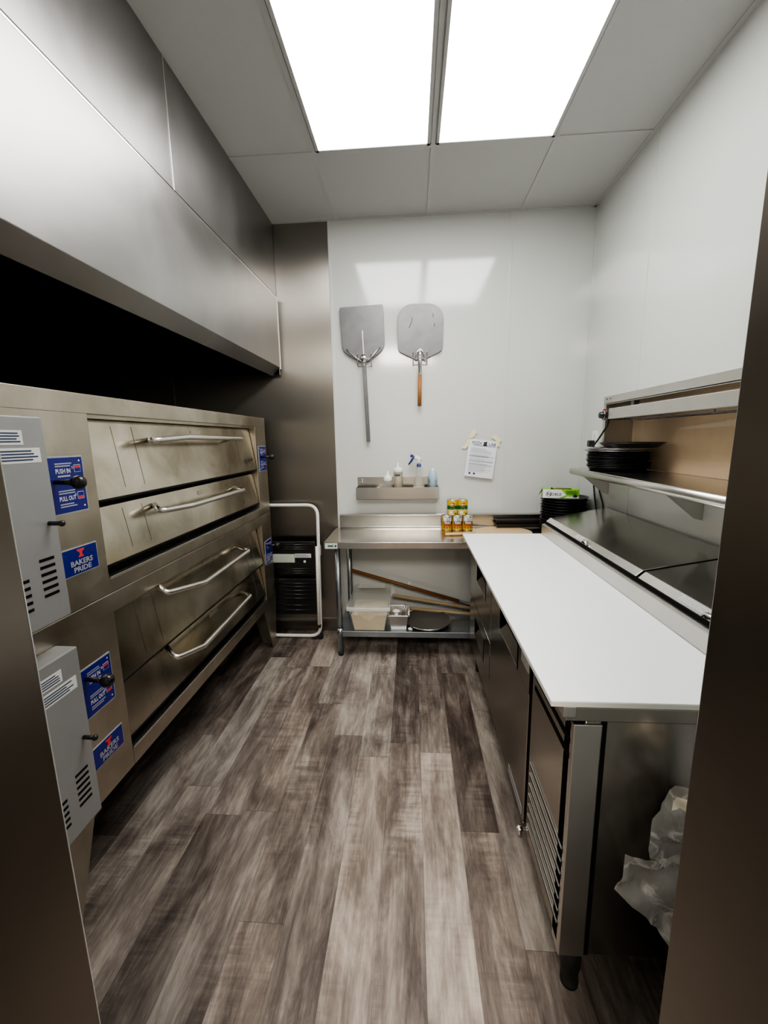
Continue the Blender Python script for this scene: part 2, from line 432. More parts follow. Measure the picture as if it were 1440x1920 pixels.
# ------------------------------------------------------------------ exhaust hood
t = thing('exhaust_hood', 'long stainless exhaust hood running above the pizza ovens on the left', 'exhaust hood', (-1.5, 1.7, 1.95))
y0, y1 = .45, 3.055
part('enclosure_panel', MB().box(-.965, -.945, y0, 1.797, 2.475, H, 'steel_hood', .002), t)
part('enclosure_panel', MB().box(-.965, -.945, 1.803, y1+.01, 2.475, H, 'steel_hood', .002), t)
part('seam_strip', MB().box(-.950, -.9425, 1.796, 1.804, 2.475, H, 'chrome', .001), t)
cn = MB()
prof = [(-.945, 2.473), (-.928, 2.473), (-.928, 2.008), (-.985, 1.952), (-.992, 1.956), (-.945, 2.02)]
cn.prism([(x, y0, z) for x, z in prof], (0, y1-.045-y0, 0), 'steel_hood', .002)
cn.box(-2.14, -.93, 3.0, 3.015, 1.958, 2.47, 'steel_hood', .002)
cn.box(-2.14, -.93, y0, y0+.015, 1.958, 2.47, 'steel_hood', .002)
cn.box(-.945, -.9275, y0, 3.01, 2.4735, 2.478, 'steel_dark')  # dark strip painted as the gap shadow above the canopy
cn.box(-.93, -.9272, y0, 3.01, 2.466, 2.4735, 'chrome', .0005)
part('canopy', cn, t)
part('end_trim', MB().box(-.950, -.926, 3.008, 3.03, 2.0, 2.473, 'whitetube', .001), t)
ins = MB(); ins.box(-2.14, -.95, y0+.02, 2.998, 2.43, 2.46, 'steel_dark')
for k in range(6): ins.box(-1.95, -1.45, .55+k*.4, .92+k*.4, 2.40, 2.43, 'steel_dark', .004)
part('filter_bank', ins, t)

# ------------------------------------------------------------------ pizza ovens
FX, OB = -1.025, -2.08
EY0, EY1 = .85, 2.885
A0, A1 = 1.278, 2.70
def anvil(mb, c, s, m):
    R, U = V((0, 1, 0)), V((0, 0, 1))
    P = [(-.5, .45), (.5, .45), (.45, .25), (.2, .15), (.16, -.1), (.38, -.4), (-.38, -.4), (-.16, -.1), (-.2, .15), (-.45, .25)]
    mb.face([V(c)+R*a*s+U*b*s for a, b in P], m)
def oven(z0, z1, oz0, oz1, dsplit, label, handles, bz0, bz1, pz, plate_z, knob_z, legs, face):
    t = thing('deck_oven', label, 'pizza oven', (-1.5, (EY0+EY1)/2, z0 if not legs else 0), 'stacked deck ovens')
    b = MB(); st = 'steel_oven'
    b.box(OB, FX, EY0, A0, z0, z1, st, .002); b.box(OB, FX, A1, EY1, z0, z1, st, .002)
    b.box(OB, FX+.001, EY0, EY1, oz1, z1, st, .002)
    b.box(OB, FX+.001, A0-.0, EY1, z0, oz0-.008, st, .002)
    b.box(FX-.02, FX+.004, A0+.002, A1-.002, oz0-.008, oz0, 'chrome', .001)
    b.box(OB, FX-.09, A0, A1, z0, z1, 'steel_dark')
    b.box(FX-.09, FX-.012, A0, A1, oz1-.012, oz1, st)
    part('body', b, t)
    # doors: lean in at the top
    zs = dsplit
    for k, (d0, d1) in enumerate(((zs[2], zs[3]), (zs[0], zs[1]))):
        dm = MB(); rec = .038 if k == 0 else .032
        ya, yb = A0+.004, A1-.008
        dm.prism([(FX-.004, ya, d0), (FX-.004-rec, ya, d1), (FX-.03-rec, ya, d1), (FX-.03, ya, d0)], (0, yb-ya, 0), 'steel_door', .002)
        def on(y, z, o=0): return V((FX-.004-rec*(z-d0)/(d1-d0)+o, y, z))
        for y in (1.425, 1.535, 2.46, 2.565):
            zz0, zz1 = d0+.03, d1-.02
            dm.prism([on(y, zz0, .0005), on(y+.004, zz0, .0005), on(y+.004, zz1, .0005), on(y, zz1, .0005)], (.0007, 0, 0), 'steel_door')
        dm.box(FX-.03, FX-.002, ya, yb, d0-.004, d0+.003, 'steel_dark')
        dr = part('door', dm, t)
        hp = handles[k]
        part('handle', MB().tube(fillet(hp, .02, 5), .0115, 'chrome', 14), dr, 'polished bent steel bar handle')
        zl = d1-.045
        np_ = MB()
        np_.prism([on(1.96, zl, .0005), on(2.05, zl, .0005), on(2.05, zl+.02, .0005), on(1.96, zl+.02, .0005)], (.0015, 0, 0), 'steel_oven')
        part('makers_tag', np_, dr)
    # control box on the near stile
    bx = MB(); BX = -.958
    bx.box(FX+.001, BX, EY0+.002, 1.038, bz0, bz1, 'greypaint', .004)
    cb = part('control_box', bx, t, 'grey painted metal box')
    for col, yv in enumerate((.885, .965)):
        vents = MB()
        for r in range(5 if col == 0 else 6):
            zz = bz0+.055+r*.019+col*.02
            vents.box(BX-.001, BX+.0008, yv, yv+.045, zz, zz+.008, 'black', .0002)
        part('vent_slots', vents, cb)
    lb = MB(); R, U = (0, 1, 0), (0, 0, 1)
    for (ya, yb, za, zb, n) in ((.90, .975, bz1-.07, bz1-.035, 4), (.865, 1.018, bz1-.115, bz1-.078, 4)):
        lb.box(BX, BX+.0008, ya, yb, za, zb, 'paperlabel')
        lb.lines((BX+.0008, ya+.006, za+.004), R, U, yb-ya-.012, zb-za-.008, n, 'inkdark', .5)
    part('warning_sticker', lb, cb, 'white printed sticker')
    lt = MB(); lt.cyl((BX, 1.012, pz), (BX+.035, 1.012, pz), .006, 'blackplastic'); lt.sphere((BX+.035, 1.012, pz), .0085, 'blackplastic')
    part('latch_pin', lt, cb)
    # instruction plates
    for (ya, yb, near) in ((1.07, 1.227, True), (2.738, 2.868, False)):
        za, zb = plate_z
        p = MB(); X0 = FX+.0015
        p.box(X0-.003, X0+.0005, ya-.004, yb+.003, za-.004, zb+.004, 'silverprint'); p.box(X0, X0+.0015, ya, yb, za, zb, 'blue')
        for yy in (ya+.012, yb-.012):
            for zz in (za+.012, zb-.012): p.sphere((X0+.0015, yy, zz), .004, 'chrome', (.5, 1, 1), 8)
        X1 = X0+.0015
        yt = ya+(.056 if near else .02)
        p.text('PUSH IN', .014, (X1, yt, zb-.046), R, U, 'white', w=.052)
        p.text('PULL OUT', .014, (X1, yt, za+.035), R, U, 'white', w=.06)
        for zz in (zb-.028, za+.054): p.lines((X1, yt, zz), R, U, .06, .014, 2, 'silverprint', .5)
        p.lines((X1, yt+.005, zb-.058), R, U, .05, .008, 1, 'silverprint', .6)
        p.lines((X1, yt, za+.015), R, U, .062, .014, 2, 'silverprint', .5)
        for zz, top in ((zb-.045, True), (za+.035, False)):
            ye = yb-.034
            p.box(X1, X1+.0006, ye, ye+.024, zz, zz+.022, 'white'); p.box(X1+.0004, X1+.001, ye+.001, ye+.023, zz+.001, zz+.021, 'blue')
            p.box(X1+.0008, X1+.0014, ye+.002, ye+.022, zz+(.012 if top else .002), zz+(.019 if top else .009), 'red')
            p.lathe([(.003, 0), (.004, .0004), (.003, .0008)], (X1, ye-.006, zz+.014), 'white', 10, Matrix.Rotation(PI/2, 3, 'Y'))
        pl = part('damper_plate', p, t, 'blue instruction plate with white print')
        k = MB(); ky = 1.118 if near else 2.775
        k.cyl((X1, ky, knob_z), (FX+.062, ky, knob_z), .006, 'blackplastic', 12, .009); k.sphere((FX+.075, ky, knob_z), .0205, 'blackplastic', seg=24)
        part('damper_knob', k, pl, 'round black knob')
    n = MB(); za, zb = face; X0 = FX+.0015; ya, yb = 1.085, 1.237
    n.box(X0-.003, X0+.0005, ya-.003, yb+.003, za-.003, zb+.003, 'silverprint'); n.box(X0, X0+.0015, ya, yb, za, zb, 'blue')
    cy = 1.172; anvil(n, (X0+.0022, cy, zb-.018), .03, 'red')
    n.text('BAKERS', .017, (X0+.0015, cy, za+.026), R, U, 'silverprint', w=.086, align='CENTER', off=.0012, thick=.03)
    n.text('PRIDE', .016, (X0+.0015, cy, za+.006), R, U, 'silverprint', w=.068, align='CENTER', off=.0012, thick=.03)
    part('name_plate', n, t, 'blue plate with a red emblem and silver lettering')
    if legs:
        for (ye, s) in ((EY0, 1), (EY1, -1)):
            for xx, sx in ((FX, -1), (OB, 1)):
                lg = MB()
                lg.prism([(xx+sx*.001, ye, z0), (xx+sx*.001, ye+s*.235, z0), (xx+sx*.001, ye+s*.115, 0), (xx+sx*.001, ye+s*.045, 0)], (sx*.006, 0, 0), 'steel_oven', .001)
                lg.prism([(xx, ye+s*.002, z0), (xx+sx*.22, ye+s*.002, z0), (xx+sx*.10, ye+s*.045, 0), (xx+sx*.002, ye+s*.045, 0)], (0, s*.006, 0), 'steel_oven', .001)
                part('leg', lg, t, 'tapered folded sheet steel leg')
    return t
# handle polylines: door root, tip, bend, far tip, far root
up_h = [[(-1.05, 1.63, 1.512), (-.985, 1.525, 1.508), (-.955, 1.745, 1.522), (-.975, 2.36, 1.514), (-1.055, 2.37, 1.516)],
        [(-1.05, 1.605, 1.250), (-.985, 1.537, 1.236), (-.955, 1.72, 1.230), (-.975, 2.335, 1.222), (-1.05, 2.36, 1.231)]]
lo_h = [[(-1.06, 1.560, .938), (-.985, 1.513, .907), (-.955, 1.767, .862), (-.972, 2.330, .858), (-1.06, 2.345, .876)],
        [(-1.05, 1.576, .640), (-.985, 1.530, .616), (-.955, 1.705, .580), (-.972, 2.303, .586), (-1.05, 2.355, .584)]]
oven(1.0, 1.655, 1.055, 1.594, (1.092, 1.288, 1.314, 1.580), 'upper stainless deck oven with stained and reflection-painted doors, topmost of the stack of two', up_h, 1.03, 1.571, 1.295, (1.30, 1.462), 1.393, False, (1.109, 1.188))
oven(.335, .998, .407, .936, (.446, .646, .667, .928), 'lower stainless deck oven standing on the floor on tapered legs', lo_h, .395, .933, .66, (.646, .806), .775, True, (.461, .532))

# ------------------------------------------------------------------ step stool
t = thing('step_stool', 'folded white tube step stool with black steps leaning on the steel wall', 'step stool', (-.93, 2.93, 0))
def ly(z): return 2.925+.075*z/1.03
xr_, xl_ = -.705, -1.155
fr = MB()
loop = [(xr_, ly(.02), .02), (xr_, ly(1.025), 1.025), (xl_, ly(1.025), 1.025), (xl_, ly(.02), .02)]
fr.tube(fillet(loop, .085, 8, True), .0125, 'whitetube', 12, True)
part('front_frame', fr, t)
for x in (xr_-.006, xl_+.006): part('rear_leg', MB().tube([(x, ly(.73)-.026, .72), (x, ly(.1)-.026, .115)], .012, 'whitetube', 12), t)
for x, s in ((xr_, -1), (xl_, 1)):
    ft = MB(); ft.box(min(x+.016, x-.016), max(x+.016, x-.016), ly(0)-.02, ly(0)+.02, 0, .035, 'blackrubber', .005); ft.box(min(x, x+s*.07), max(x, x+s*.07), ly(0)-.016, ly(0)+.016, 0, .014, 'blackrubber', .004); part('foot', ft, t, 'black rubber foot')
for x in (xr_-.006, xl_+.006): part('foot', MB().box(x-.014, x+.014, ly(.1)-.04, ly(.1)-.012, .098, .122, 'blackrubber', .004), t, 'black rubber foot')
for x in (xr_+.013, xl_-.013): part('hinge', MB().prism([(x, ly(.7)-.03, .64), (x, ly(.7)+.01, .65), (x, ly(.7)+.012, .72), (x, ly(.7)-.02, .735)], (.003, 0, 0), 'whitetube'), t)
def stepmesh(z0, z1, rid):
    s = MB(); X0, X1 = xl_+.022, xr_-.022
    s.prism([(X0, ly(z0)-.03, z0), (X0, ly(z1)-.03, z1), (X0, ly(z1)-.002, z1), (X0, ly(z0)-.002, z0)], (X1-X0, 0, 0), 'blackplastic', .006)
    for z in rid: s.tube([(X0+.012, ly(z)-.031, z), (X1-.012, ly(z)-.031, z)], .0045, 'blackplastic', 8)
    return s
s1 = part('step', stepmesh(.50, .755, (.735, .715, .70, .552, .535, .518)), t)
lb = MB()
lb.box(-1.06, -.88, ly(.63)-.0345, ly(.63)-.0325, .60, .665, 'greenish'); lb.lines((-1.055, ly(.63)-.035, .603), (1, 0, 0), (0, 0, 1), .165, .055, 6, 'cangrey', .5)
lb.box(-.878, -.755, ly(.65)-.0345, ly(.65)-.0325, .637, .668, 'paperlabel'); lb.lines((-.873, ly(.65)-.035, .64), (1, 0, 0), (0, 0, 1), .11, .025, 3, 'ink', .45)
part('warning_label', lb, s1, 'pale printed warning labels')
part('white_dot', MB().lathe([(0, 0), (.010, 0), (.010, .002), (0, .002)], (-.805, ly(.6)-.032, .607), 'white', 16, Matrix.Rotation(PI/2, 3, 'X')), s1)
part('step', stepmesh(.20, .475, (.44, .415, .385, .355, .325, .272, .235)), t)

# ------------------------------------------------------------------ work table
TZ, TX0, TX1, TY0, TY1 = .84, -.586, 1.193, 2.602, 3.058
t = thing('work_table', 'stainless work table with backsplash and galvanised undershelf along the back wall', 'table', (.3, 2.83, 0))
tp = MB()
tp.box(TX0, TX1, TY0, 3.04, TZ-.006, TZ, 'steel_tbl', .002)
tp.box(TX0, TX1, TY0, TY0+.012, TZ-.044, TZ, 'steel_tbl', .003)
tp.box(TX0, TX0+.008, TY0, 3.04, TZ-.044, TZ, 'steel_tbl', .002)
tp.box(TX0+.05, TX1-.05, TY0+.1, TY0+.14, TZ-.03, TZ-.006, 'steel_tbl')
part('tabletop', tp, t)
bs = MB(); bs.prism([(TX0+.04, 3.02, TZ), (TX0+.04, 3.036, TZ+.012), (TX0+.04, 3.036, TZ+.10), (TX0+.04, 3.058, TZ+.108), (TX0+.04, 3.058, TZ)], (TX1-TX0-.04, 0, 0), 'steel_tbl', .001)
part('backsplash', bs, t)
st = MB(); st.box(-.573, -.491, TY0-.001, TY0+.001, TZ-.043, TZ-.006, 'paperlabel')
st.prism([(-.556, TY0-.0015, TZ-.014), (-.548, TY0-.0015, TZ-.020), (-.524, TY0-.0015, TZ-.020), (-.515, TY0-.0015, TZ-.014), (-.520, TY0-.0015, TZ-.024), (-.514, TY0-.0015, TZ-.033), (-.525, TY0-.0015, TZ-.029), (-.547, TY0-.0015, TZ-.029), (-.557, TY0-.0015, TZ-.033), (-.551, TY0-.0015, TZ-.024)], (0, -.0006, 0), 'cangreen')
st.box(-.508, -.497, TY0-.002, TY0, TZ-.032, TZ-.018, 'inkdark')
part('maker_sticker', st, t, 'small white sticker with a green mark')
for x, y in ((-.508, 2.685), (-.478, 3.005), (1.15, 2.685), (1.15, 3.005)):
    lg = MB(); lg.cyl((x, y, .02), (x, y, TZ-.006), .0195, 'galv', 18); lg.cyl((x, y, 0), (x, y, .03), .0175, 'blackrubber', 14, .021)
    lg.cyl((x, y, .145), (x, y, .205), .0235, 'galv', 18)
    part('leg', lg, t)
sh = MB(); sh.box(-.525, 1.17, 2.665, 3.03, .186, .192, 'galv', .001); sh.box(-.49, 1.17, 2.662, 2.674, .150, .192, 'galv', .003); sh.box(-.525, 1.17, 3.02, 3.03, .15, .19, 'galv', .002)
part('undershelf', sh, t)

# ---- things on the undershelf
SZ = .192
t = thing('ingredient_bin', 'clear plastic bin of flour with a sloping lid, left end of undershelf', 'storage bin', (-.30, 2.81, SZ))
def frustum(mb, bx, by, z0, tx, ty, z1, m, wall=None):
    a = [(bx[0], by[0], z0), (bx[1], by[0], z0), (bx[1], by[1], z0), (bx[0], by[1], z0)]
    b = [(tx[0], ty[0], z1), (tx[1], ty[0], z1), (tx[1], ty[1], z1), (tx[0], ty[1], z1)]
    for i in range(4):
        j = (i+1) % 4; mb.face([a[i], a[j], b[j], b[i]], m)
    mb.face(a[::-1], m); return a, b
bn = MB(); frustum(bn, (-.408, -.196), (2.672, 2.93), SZ+.001, (-.438, -.166), (2.650, 2.965), .352, 'poly')
for z in (.335,): bn.box(-.437, -.40, 2.646, 2.652, z-.012, z+.012, 'poly', .002); bn.box(-.215, -.168, 2.646, 2.652, z-.012, z+.012, 'poly', .002)
part('tub', bn, t)
fl = MB(); frustum(fl, (-.404, -.200), (2.676, 2.92), SZ+.003, (-.424, -.180), (2.661, 2.945), .31, 'flour')
t_ = []
for i in range(9):
    for j in range(9): t_.append(V((-.424+.244*i/8, 2.661+.284*j/8, .31+.016*math.sin(i*.8)*math.sin(j*.5)*(0 if i in (0, 8) or j in (0, 8) else 1))))
for i in range(8):
    for j in range(8): fl.face([t_[i*9+j], t_[i*9+9+j], t_[i*9+10+j], t_[i*9+j+1]], 'flourwhite')
fl.prism([(-.385, 2.6565, .335), (-.225, 2.6565, .335), (-.262, 2.661, .298), (-.30, 2.665, .272), (-.325, 2.664, .279), (-.35, 2.662, .298)], (0, .001, 0), 'flourwhite')
part('flour', fl, t)
ld = MB()
ld.box(-.452, -.152, 2.628, 2.652, .352, .374, 'polyrim', .004)
ld.prism([(-.452, 2.64, .374), (-.152, 2.64, .374), (-.165, 2.955, .425), (-.432, 2.955, .425)], (0, 0, .004), 'poly')
ld.prism([(-.450, 2.64, .352), (-.450, 2.64, .374), (-.432, 2.955, .425), (-.438, 2.955, .355)], (.004, 0, 0), 'poly')
ld.prism([(-.158, 2.64, .352), (-.158, 2.64, .374), (-.169, 2.955, .425), (-.169, 2.955, .355)], (.004, 0, 0), 'poly')
ld.prism([(-.438, 2.955, .355), (-.166, 2.955, .355), (-.166, 2.955, .428), (-.432, 2.955, .428)], (0, .004, 0), 'poly')
ld.prism([(-.40, 2.90, .420), (-.20, 2.90, .420), (-.205, 2.935, .436), (-.39, 2.935, .436)], (0, 0, .006), 'polyrim')
part('lid', ld, t)

t = thing('steam_table_pan', 'small deep stainless steel pan of utensils between flour bin and round pan', 'food pan', (-.1, 2.76, SZ))
pn = MB()
def pan_shell(mb, bx, by, z0, tx, ty, z1, m, w=.004):
    frustum(mb, bx, by, z0, tx, ty, z1, m)
    frustum(mb, (bx[0]+w, bx[1]-w), (by[0]+w, by[1]-w), z0+w, (tx[0]+w, tx[1]-w), (ty[0]+w, ty[1]-w), z1, m)
pan_shell(pn, (-.152, -.048), (2.70, 2.83), SZ+.001, (-.165, -.034), (2.682, 2.855), .300, 'steel')
part('pan_body', pn, t)
rm = MB()
for a in ((-.178, -.022, 2.668, 2.684), (-.178, -.022, 2.853, 2.868)): rm.box(*a, .298, .304, 'chrome', .0015)
for a in ((-.178, -.163, 2.668, 2.868), (-.036, -.022, 2.668, 2.868)): rm.box(*a, .298, .304, 'chrome', .0015)
part('rim', rm, t)
sc = MB(); sc.tube([(-.125, 2.73, .21), (-.118, 2.74, .27), (-.112, 2.75, .318)], [.012, .014, .018], 'capwhite', 12); sc.sphere((-.115, 2.748, .305), .024, 'capwhite', (1.2, .9, .6))
single('measuring_scoop', sc, 'white plastic scoop standing in the small steel pan', 'scoop', (-.118, 2.74, .2))
sc = MB(); sc.tube([(-.10, 2.79, .20), (-.055, 2.77, .345)], [.008, .012], 'alubright', 10, flat=(1.3, .4)); sc.tube([(-.085, 2.79, .20), (-.042, 2.785, .335)], [.008, .012], 'alubright', 10, flat=(1.3, .4))
single('tongs', sc, 'bright metal tongs leaning out of the small steel pan', 'tongs', (-.09, 2.79, .2))
rp = MB(); rp.lathe([(0, 0), (.140, 0), (.158, .022), (.164, .024), (.164, .027), (.155, .0275), (.150, .022), (0, .020)], (.105, 2.795, .204), 'greypan', 48, Matrix.Rotation(.05, 3, 'X'))
rp.lathe([(.158, .0215), (.1648, .024), (.1648, .0275), (.158, .0278)], (.105, 2.795, .204), 'alubright', 48, Matrix.Rotation(.05, 3, 'X'))
single('round_pan', rp, 'flat dark round pan with a shiny rim lying on the undershelf', 'pan', (.105, 2.795, .204))
cr = MB(); cr.sphere((-.02, 2.69, .202), .014, 'capwhite', (1.2, .8, .7), 10); cr.sphere((-.012, 2.685, .200), .010, 'capwhite', (1, .8, .8), 8)
single('paper_scrap', cr, 'tiny crumpled white scrap beside the dark round pan', 'scrap', (-.02, 2.69, .192))
t = thing('peel_handle', 'brown wooden pole with metal ferrule slanting across behind the flour bin', 'pole', (.1, 3.0, .36), 'poles on the undershelf')
P0, P1, P2 = V((-.468, 2.995, .524)), V((.345, 2.99, .286)), V((.66, 2.988, .203))
part('pole', MB().tube([P0, P1], .0135, 'woodbrown', 14), t); part('ferrule', MB().tube([P1, P2], .0125, 'galv', 14), t, 'grey metal ferrule')
single('peel_handle', MB().tube([(-.155, 2.972, .334), (.66, 2.965, .206)], .0125, 'woodpale', 14), 'pale wooden pole lying below the brown one and above the lowest pole', 'pole', (.2, 2.97, .28), 'poles on the undershelf')
single('peel_handle', MB().tube([(-.03, 2.925, .252), (.66, 2.90, .205)], .0125, 'woodpale', 14), 'lowest pale wooden pole, lying on undershelf just behind the round pan', 'pole', (.2, 2.92, .23), 'poles on the undershelf')

# ------------------------------------------------------------------ on the work table
def can(name_label, x, z, kind):
    y, r, h = 2.982, .0365, .112
    t = thing('food_can', name_label, 'can', (x, y, z), 'cans stacked on the work table')
    b = MB()
    if kind == 0:
        prof = [(0, .003), (r-.003, .003), (r-.001, 0, 'tin'), (r, .003, 'gold'), (r, .03, 'canorange'), (r, .046, 'inkblack'), (r, .066, 'cangrey'), (r, .107, 'tin'), (r-.001, .111, 'tin'), (r-.003, .111, 'tin'), (r-.004, .107, 'tin'), (0, .107)]
    else:
        prof = [(0, .003), (r-.003, .003), (r-.001, 0, 'tin'), (r, .003, 'cancream'), (r, .042, 'cangreen'), (r, .070, 'canyellow'), (r, .107, 'tin'), (r-.001, .111, 'tin'), (r-.003, .111, 'tin'), (r-.004, .107, 'tin'), (0, .107)]
    b.lathe(prof, (x, y, z), 'tin', 32)
    part('can_body', b, t)
    lab = MB()
    def wr(o=.0006, u0=0, v0=0):
        def f(a, c):
            th = (a+u0)/r; return V((x+(r+o)*math.sin(th), y-(r+o)*math.cos(th), z+v0+c))
        return f
    def disc(u, v, ru, rv, m, o=.0006):
        f = wr(o); lab.face([f(u+ru*math.cos(k*2*PI/14), v+rv*math.sin(k*2*PI/14)) for k in range(14)], m)
    if kind == 0:
        lab.text('PEARLS', .014, (0, 0, 0), (1, 0, 0), (0, 0, 1), 'white', w=.05, align='CENTER', wrap=wr(.0008, .004, .049), thick=.035)
        disc(.008, .078, .011, .016, 'ink'); disc(.008, .082, .006, .009, 'cangrey', .0009); disc(.018, .098, .007, .006, 'olive'); disc(-.02, .09, .012, .016, 'white'); disc(-.012, .099, .005, .004, 'canyellow', .001)
        for q in range(7): disc(-.03+q*.010, .010+.012*(q % 2), .0062, .0062, 'olive' if q % 2 else 'canyellow', .0007)
        disc(.006, .037, .014, .005, 'canred')
        for u in (-.040, -.033): lab.face([wr(.0007)(u-.006, .03), wr(.0007)(u+.006, .03), wr(.0007)(u+.004, .10), wr(.0007)(u-.006, .10)], 'gold')
    else:
        disc(-.002, .079, .022, .015, 'canyellow', .0006); disc(-.002, .078, .020, .013, 'canred', .0009)
        lab.text('Del Monte', .007, (0, 0, 0), (1, 0, 0), (0, 0, 1), 'white', w=.032, align='CENTER', wrap=wr(.0013, -.002, .0755), thick=.02)
        lab.face([wr(.0008)(u-.002, v) for u, v in ((-.015, .045), (.015, .045), (.015, .050), (-.015, .050))], 'cancream')
        disc(-.012, .022, .012, .012, 'flourwhite', .0008); disc(.012, .024, .011, .011, 'canyellow', .0007); disc(.022, .012, .008, .006, 'cangreen', .0009)
    part('can_label', lab, t)
for i, x in enumerate((.249, .323, .397)):
    can('gold can with a black name band, ' + ('left', 'middle', 'right')[i] + ' one of the lower row on the table', x, TZ, 0)
for i, x in enumerate((.287, .361)):
    can('yellow and green can with a red oval, ' + ('left', 'right')[i] + ' one on top of the gold cans', x, TZ+.111, 1)

t = thing('pizza_peel', 'wooden pizza peel lying flat on work table behind the white cutting board', 'pizza peel', (.5, 2.88, TZ))
hd = MB(); hd.tube([(.222, 2.785, TZ+.012), (.23, 2.785, TZ+.012), (.30, 2.795, TZ+.012), (.43, 2.815, TZ+.012)], [.008, .012, .011, .012], 'woodpeel', 12, flat=(1.1, .8)); part('handle', hd, t)
P = []
cx, cy, r = .62, 2.85, .17
for k in range(40):
    a = 2*PI*k/40; P.append((cx+.20*math.cos(a)*(1.0 if math.cos(a) > 0 else 1.02), cy+r*math.sin(a)*(1 if math.cos(a) > -.6 else .93), TZ+.003))
bl = MB(); bl.prism(P, (0, 0, .012), 'woodpeel', .003); part('blade', bl, t)
def tray(z, label):
    b = MB(); pan_shell(b, (.61, .93), (2.965, 3.0), z, (.60, .94), (2.955, 3.012), z+.026, 'darkpan', .003)
    b.box(.595, .945, 2.95, 2.957, z+.024, z+.029, 'darkpan', .001); b.box(.595, .945, 3.010, 3.016, z+.024, z+.029, 'darkpan', .001)
    b.box(.595, .602, 2.95, 3.016, z+.024, z+.029, 'darkpan', .001); b.box(.938, .945, 2.95, 3.016, z+.024, z+.029, 'darkpan', .001)
    return single('metal_tray', b, label, 'tray', (.77, 2.985, z), 'dark trays by the backsplash')
tray(TZ+.016, 'dark long narrow tray against the backsplash, lower of two'); tray(TZ+.047, 'dark long narrow tray against the backsplash, upper of two')

# ------------------------------------------------------------------ black pan stacks
def pan_mb(r, h, m, lip=.006):
    return MB().lathe([(0, 0), (r*.90, 0), (r, h), (r+lip, h+.001), (r+lip, h+.003), (r-.003, h+.003), (r*.89, .003), (0, .003)], (0, 0, 0), m, 40)
pcx, pcy = 1.035, 2.875
proto = None; n = 13; pit = .0188
for i in range(n):
    if proto is None:
        proto = single('pizza_pan', pan_mb(.146, .026, 'blackpan'), 'black round pan', 'pan', (0, 0, 0), 'black pans stacked in the corner'); o = proto
    else: o = copy_tree(proto)
    o.location = (pcx+random.uniform(-.002, .002), pcy+random.uniform(-.002, .002), TZ+i*pit)
    o['label'] = 'black round pan under the green glove box, topmost of the corner stack' if i == n-1 else 'black round pan in the back corner stack, below its top pan'
ztop = TZ+(n-1)*pit+.029
t = thing('glove_box', 'green and white glove box with torn open top, lying on the black corner stack', 'box', (.985, 2.83, ztop))
rot = Matrix.Translation((.985, 2.825, ztop)) @ Matrix.Rotation(-.22, 4, 'Z')
b = MB(); b.box(-.112, .112, -.05, .05, 0, .058, 'green', .001, rot)
part('carton', b, t)
lb = MB()
def pt_(x, z, o=.0008): return rot @ V((x, -.05-o, z))
lb.face([pt_(-.111, .001), pt_(-.01, .001), pt_(.035, .022), pt_(.0, .057), pt_(-.111, .057)], 'white')
lb.face([pt_(.02, .001, .0006), pt_(.111, .001, .0006), pt_(.111, .013, .0006), pt_(.04, .013, .0006)], 'white')
Rr = rot.to_3x3() @ V((1, 0, 0))
lb.text('OBLE', .017, pt_(-.058, .018), Rr, (0, 0, 1), 'inkblack', w=.062, off=.0008); lb.text('N', .022, pt_(-.085, .016), Rr, (0, 0, 1), 'inkblack', w=.024, off=.0008)
for k in range(24):
    a0, a1 = 2*PI*k/24, 2*PI*(k+1)/24
    lb.face([pt_(-.074+.016*math.cos(a0), .027+.016*math.sin(a0), .0016), pt_(-.074+.016*math.cos(a1), .027+.016*math.sin(a1), .0016), pt_(-.074+.018*math.cos(a1), .027+.018*math.sin(a1), .0016), pt_(-.074+.018*math.cos(a0), .027+.018*math.sin(a0), .0016)], 'inkblack')
lb.lines(pt_(.03, .026), Rr, (0, 0, 1), .07, .026, 3, 'cangreen', .45, .0012)
lb.face([pt_(.088+.014*math.cos(k*PI/8), .016+.010*math.sin(k*PI/8), .0014) for k in range(16)], 'inkblack')
part('printing', lb, t)
fp = MB()
fp.prism([rot @ V(q) for q in ((-.112, -.05, .05), (-.112, .02, .055), (-.135, -.01, .012))], (0, 0, .001), 'inkblack')
fp.prism([rot @ V(q) for q in ((-.06, -.03, .058), (.07, -.03, .058), (.06, -.045, .068), (-.02, -.045, .071), (-.05, -.04, .066))], (0, .0012, 0), 'card')
fp.prism([rot @ V(q) for q in ((-.065, -.048, .058), (-.045, -.048, .058), (-.057, -.048, .075))], (0, .001, 0), 'inkblack')
part('torn_flap', fp, t)

# ------------------------------------------------------------------ rail shelf with bottles
BZ, BX0, BX1 = 1.068, -.406, .190
t = thing('bottle_rail', 'narrow stainless bottle rail screwed to back wall above the work table', 'shelf', (-.1, 3.01, BZ))
r_ = MB()
r_.box(BX0, BX1, 2.955, 2.9575, BZ, BZ+.088, 'steel_tbl', .0005); r_.box(BX0, BX1, 2.955, D-.001, BZ, BZ+.0025, 'steel_tbl')
r_.box(BX0, BX1-.005, D-.005, D-.001, BZ, BZ+.155, 'steel_tbl', .001)
for x in (BX0, BX1-.003): r_.prism([(x, 2.956, BZ), (x, 2.956, BZ+.088), (x, D-.002, BZ+.09), (x, D-.002, BZ)], (.003, 0, 0), 'steel_tbl')
part('trough', r_, t)
sc = MB()
for z in (BZ+.118, BZ+.135): sc.sphere((-.372, D-.006, z), .006, 'chrome', (1, .5, 1), 10)
part('screw', sc, t)
FZ = BZ+.0025
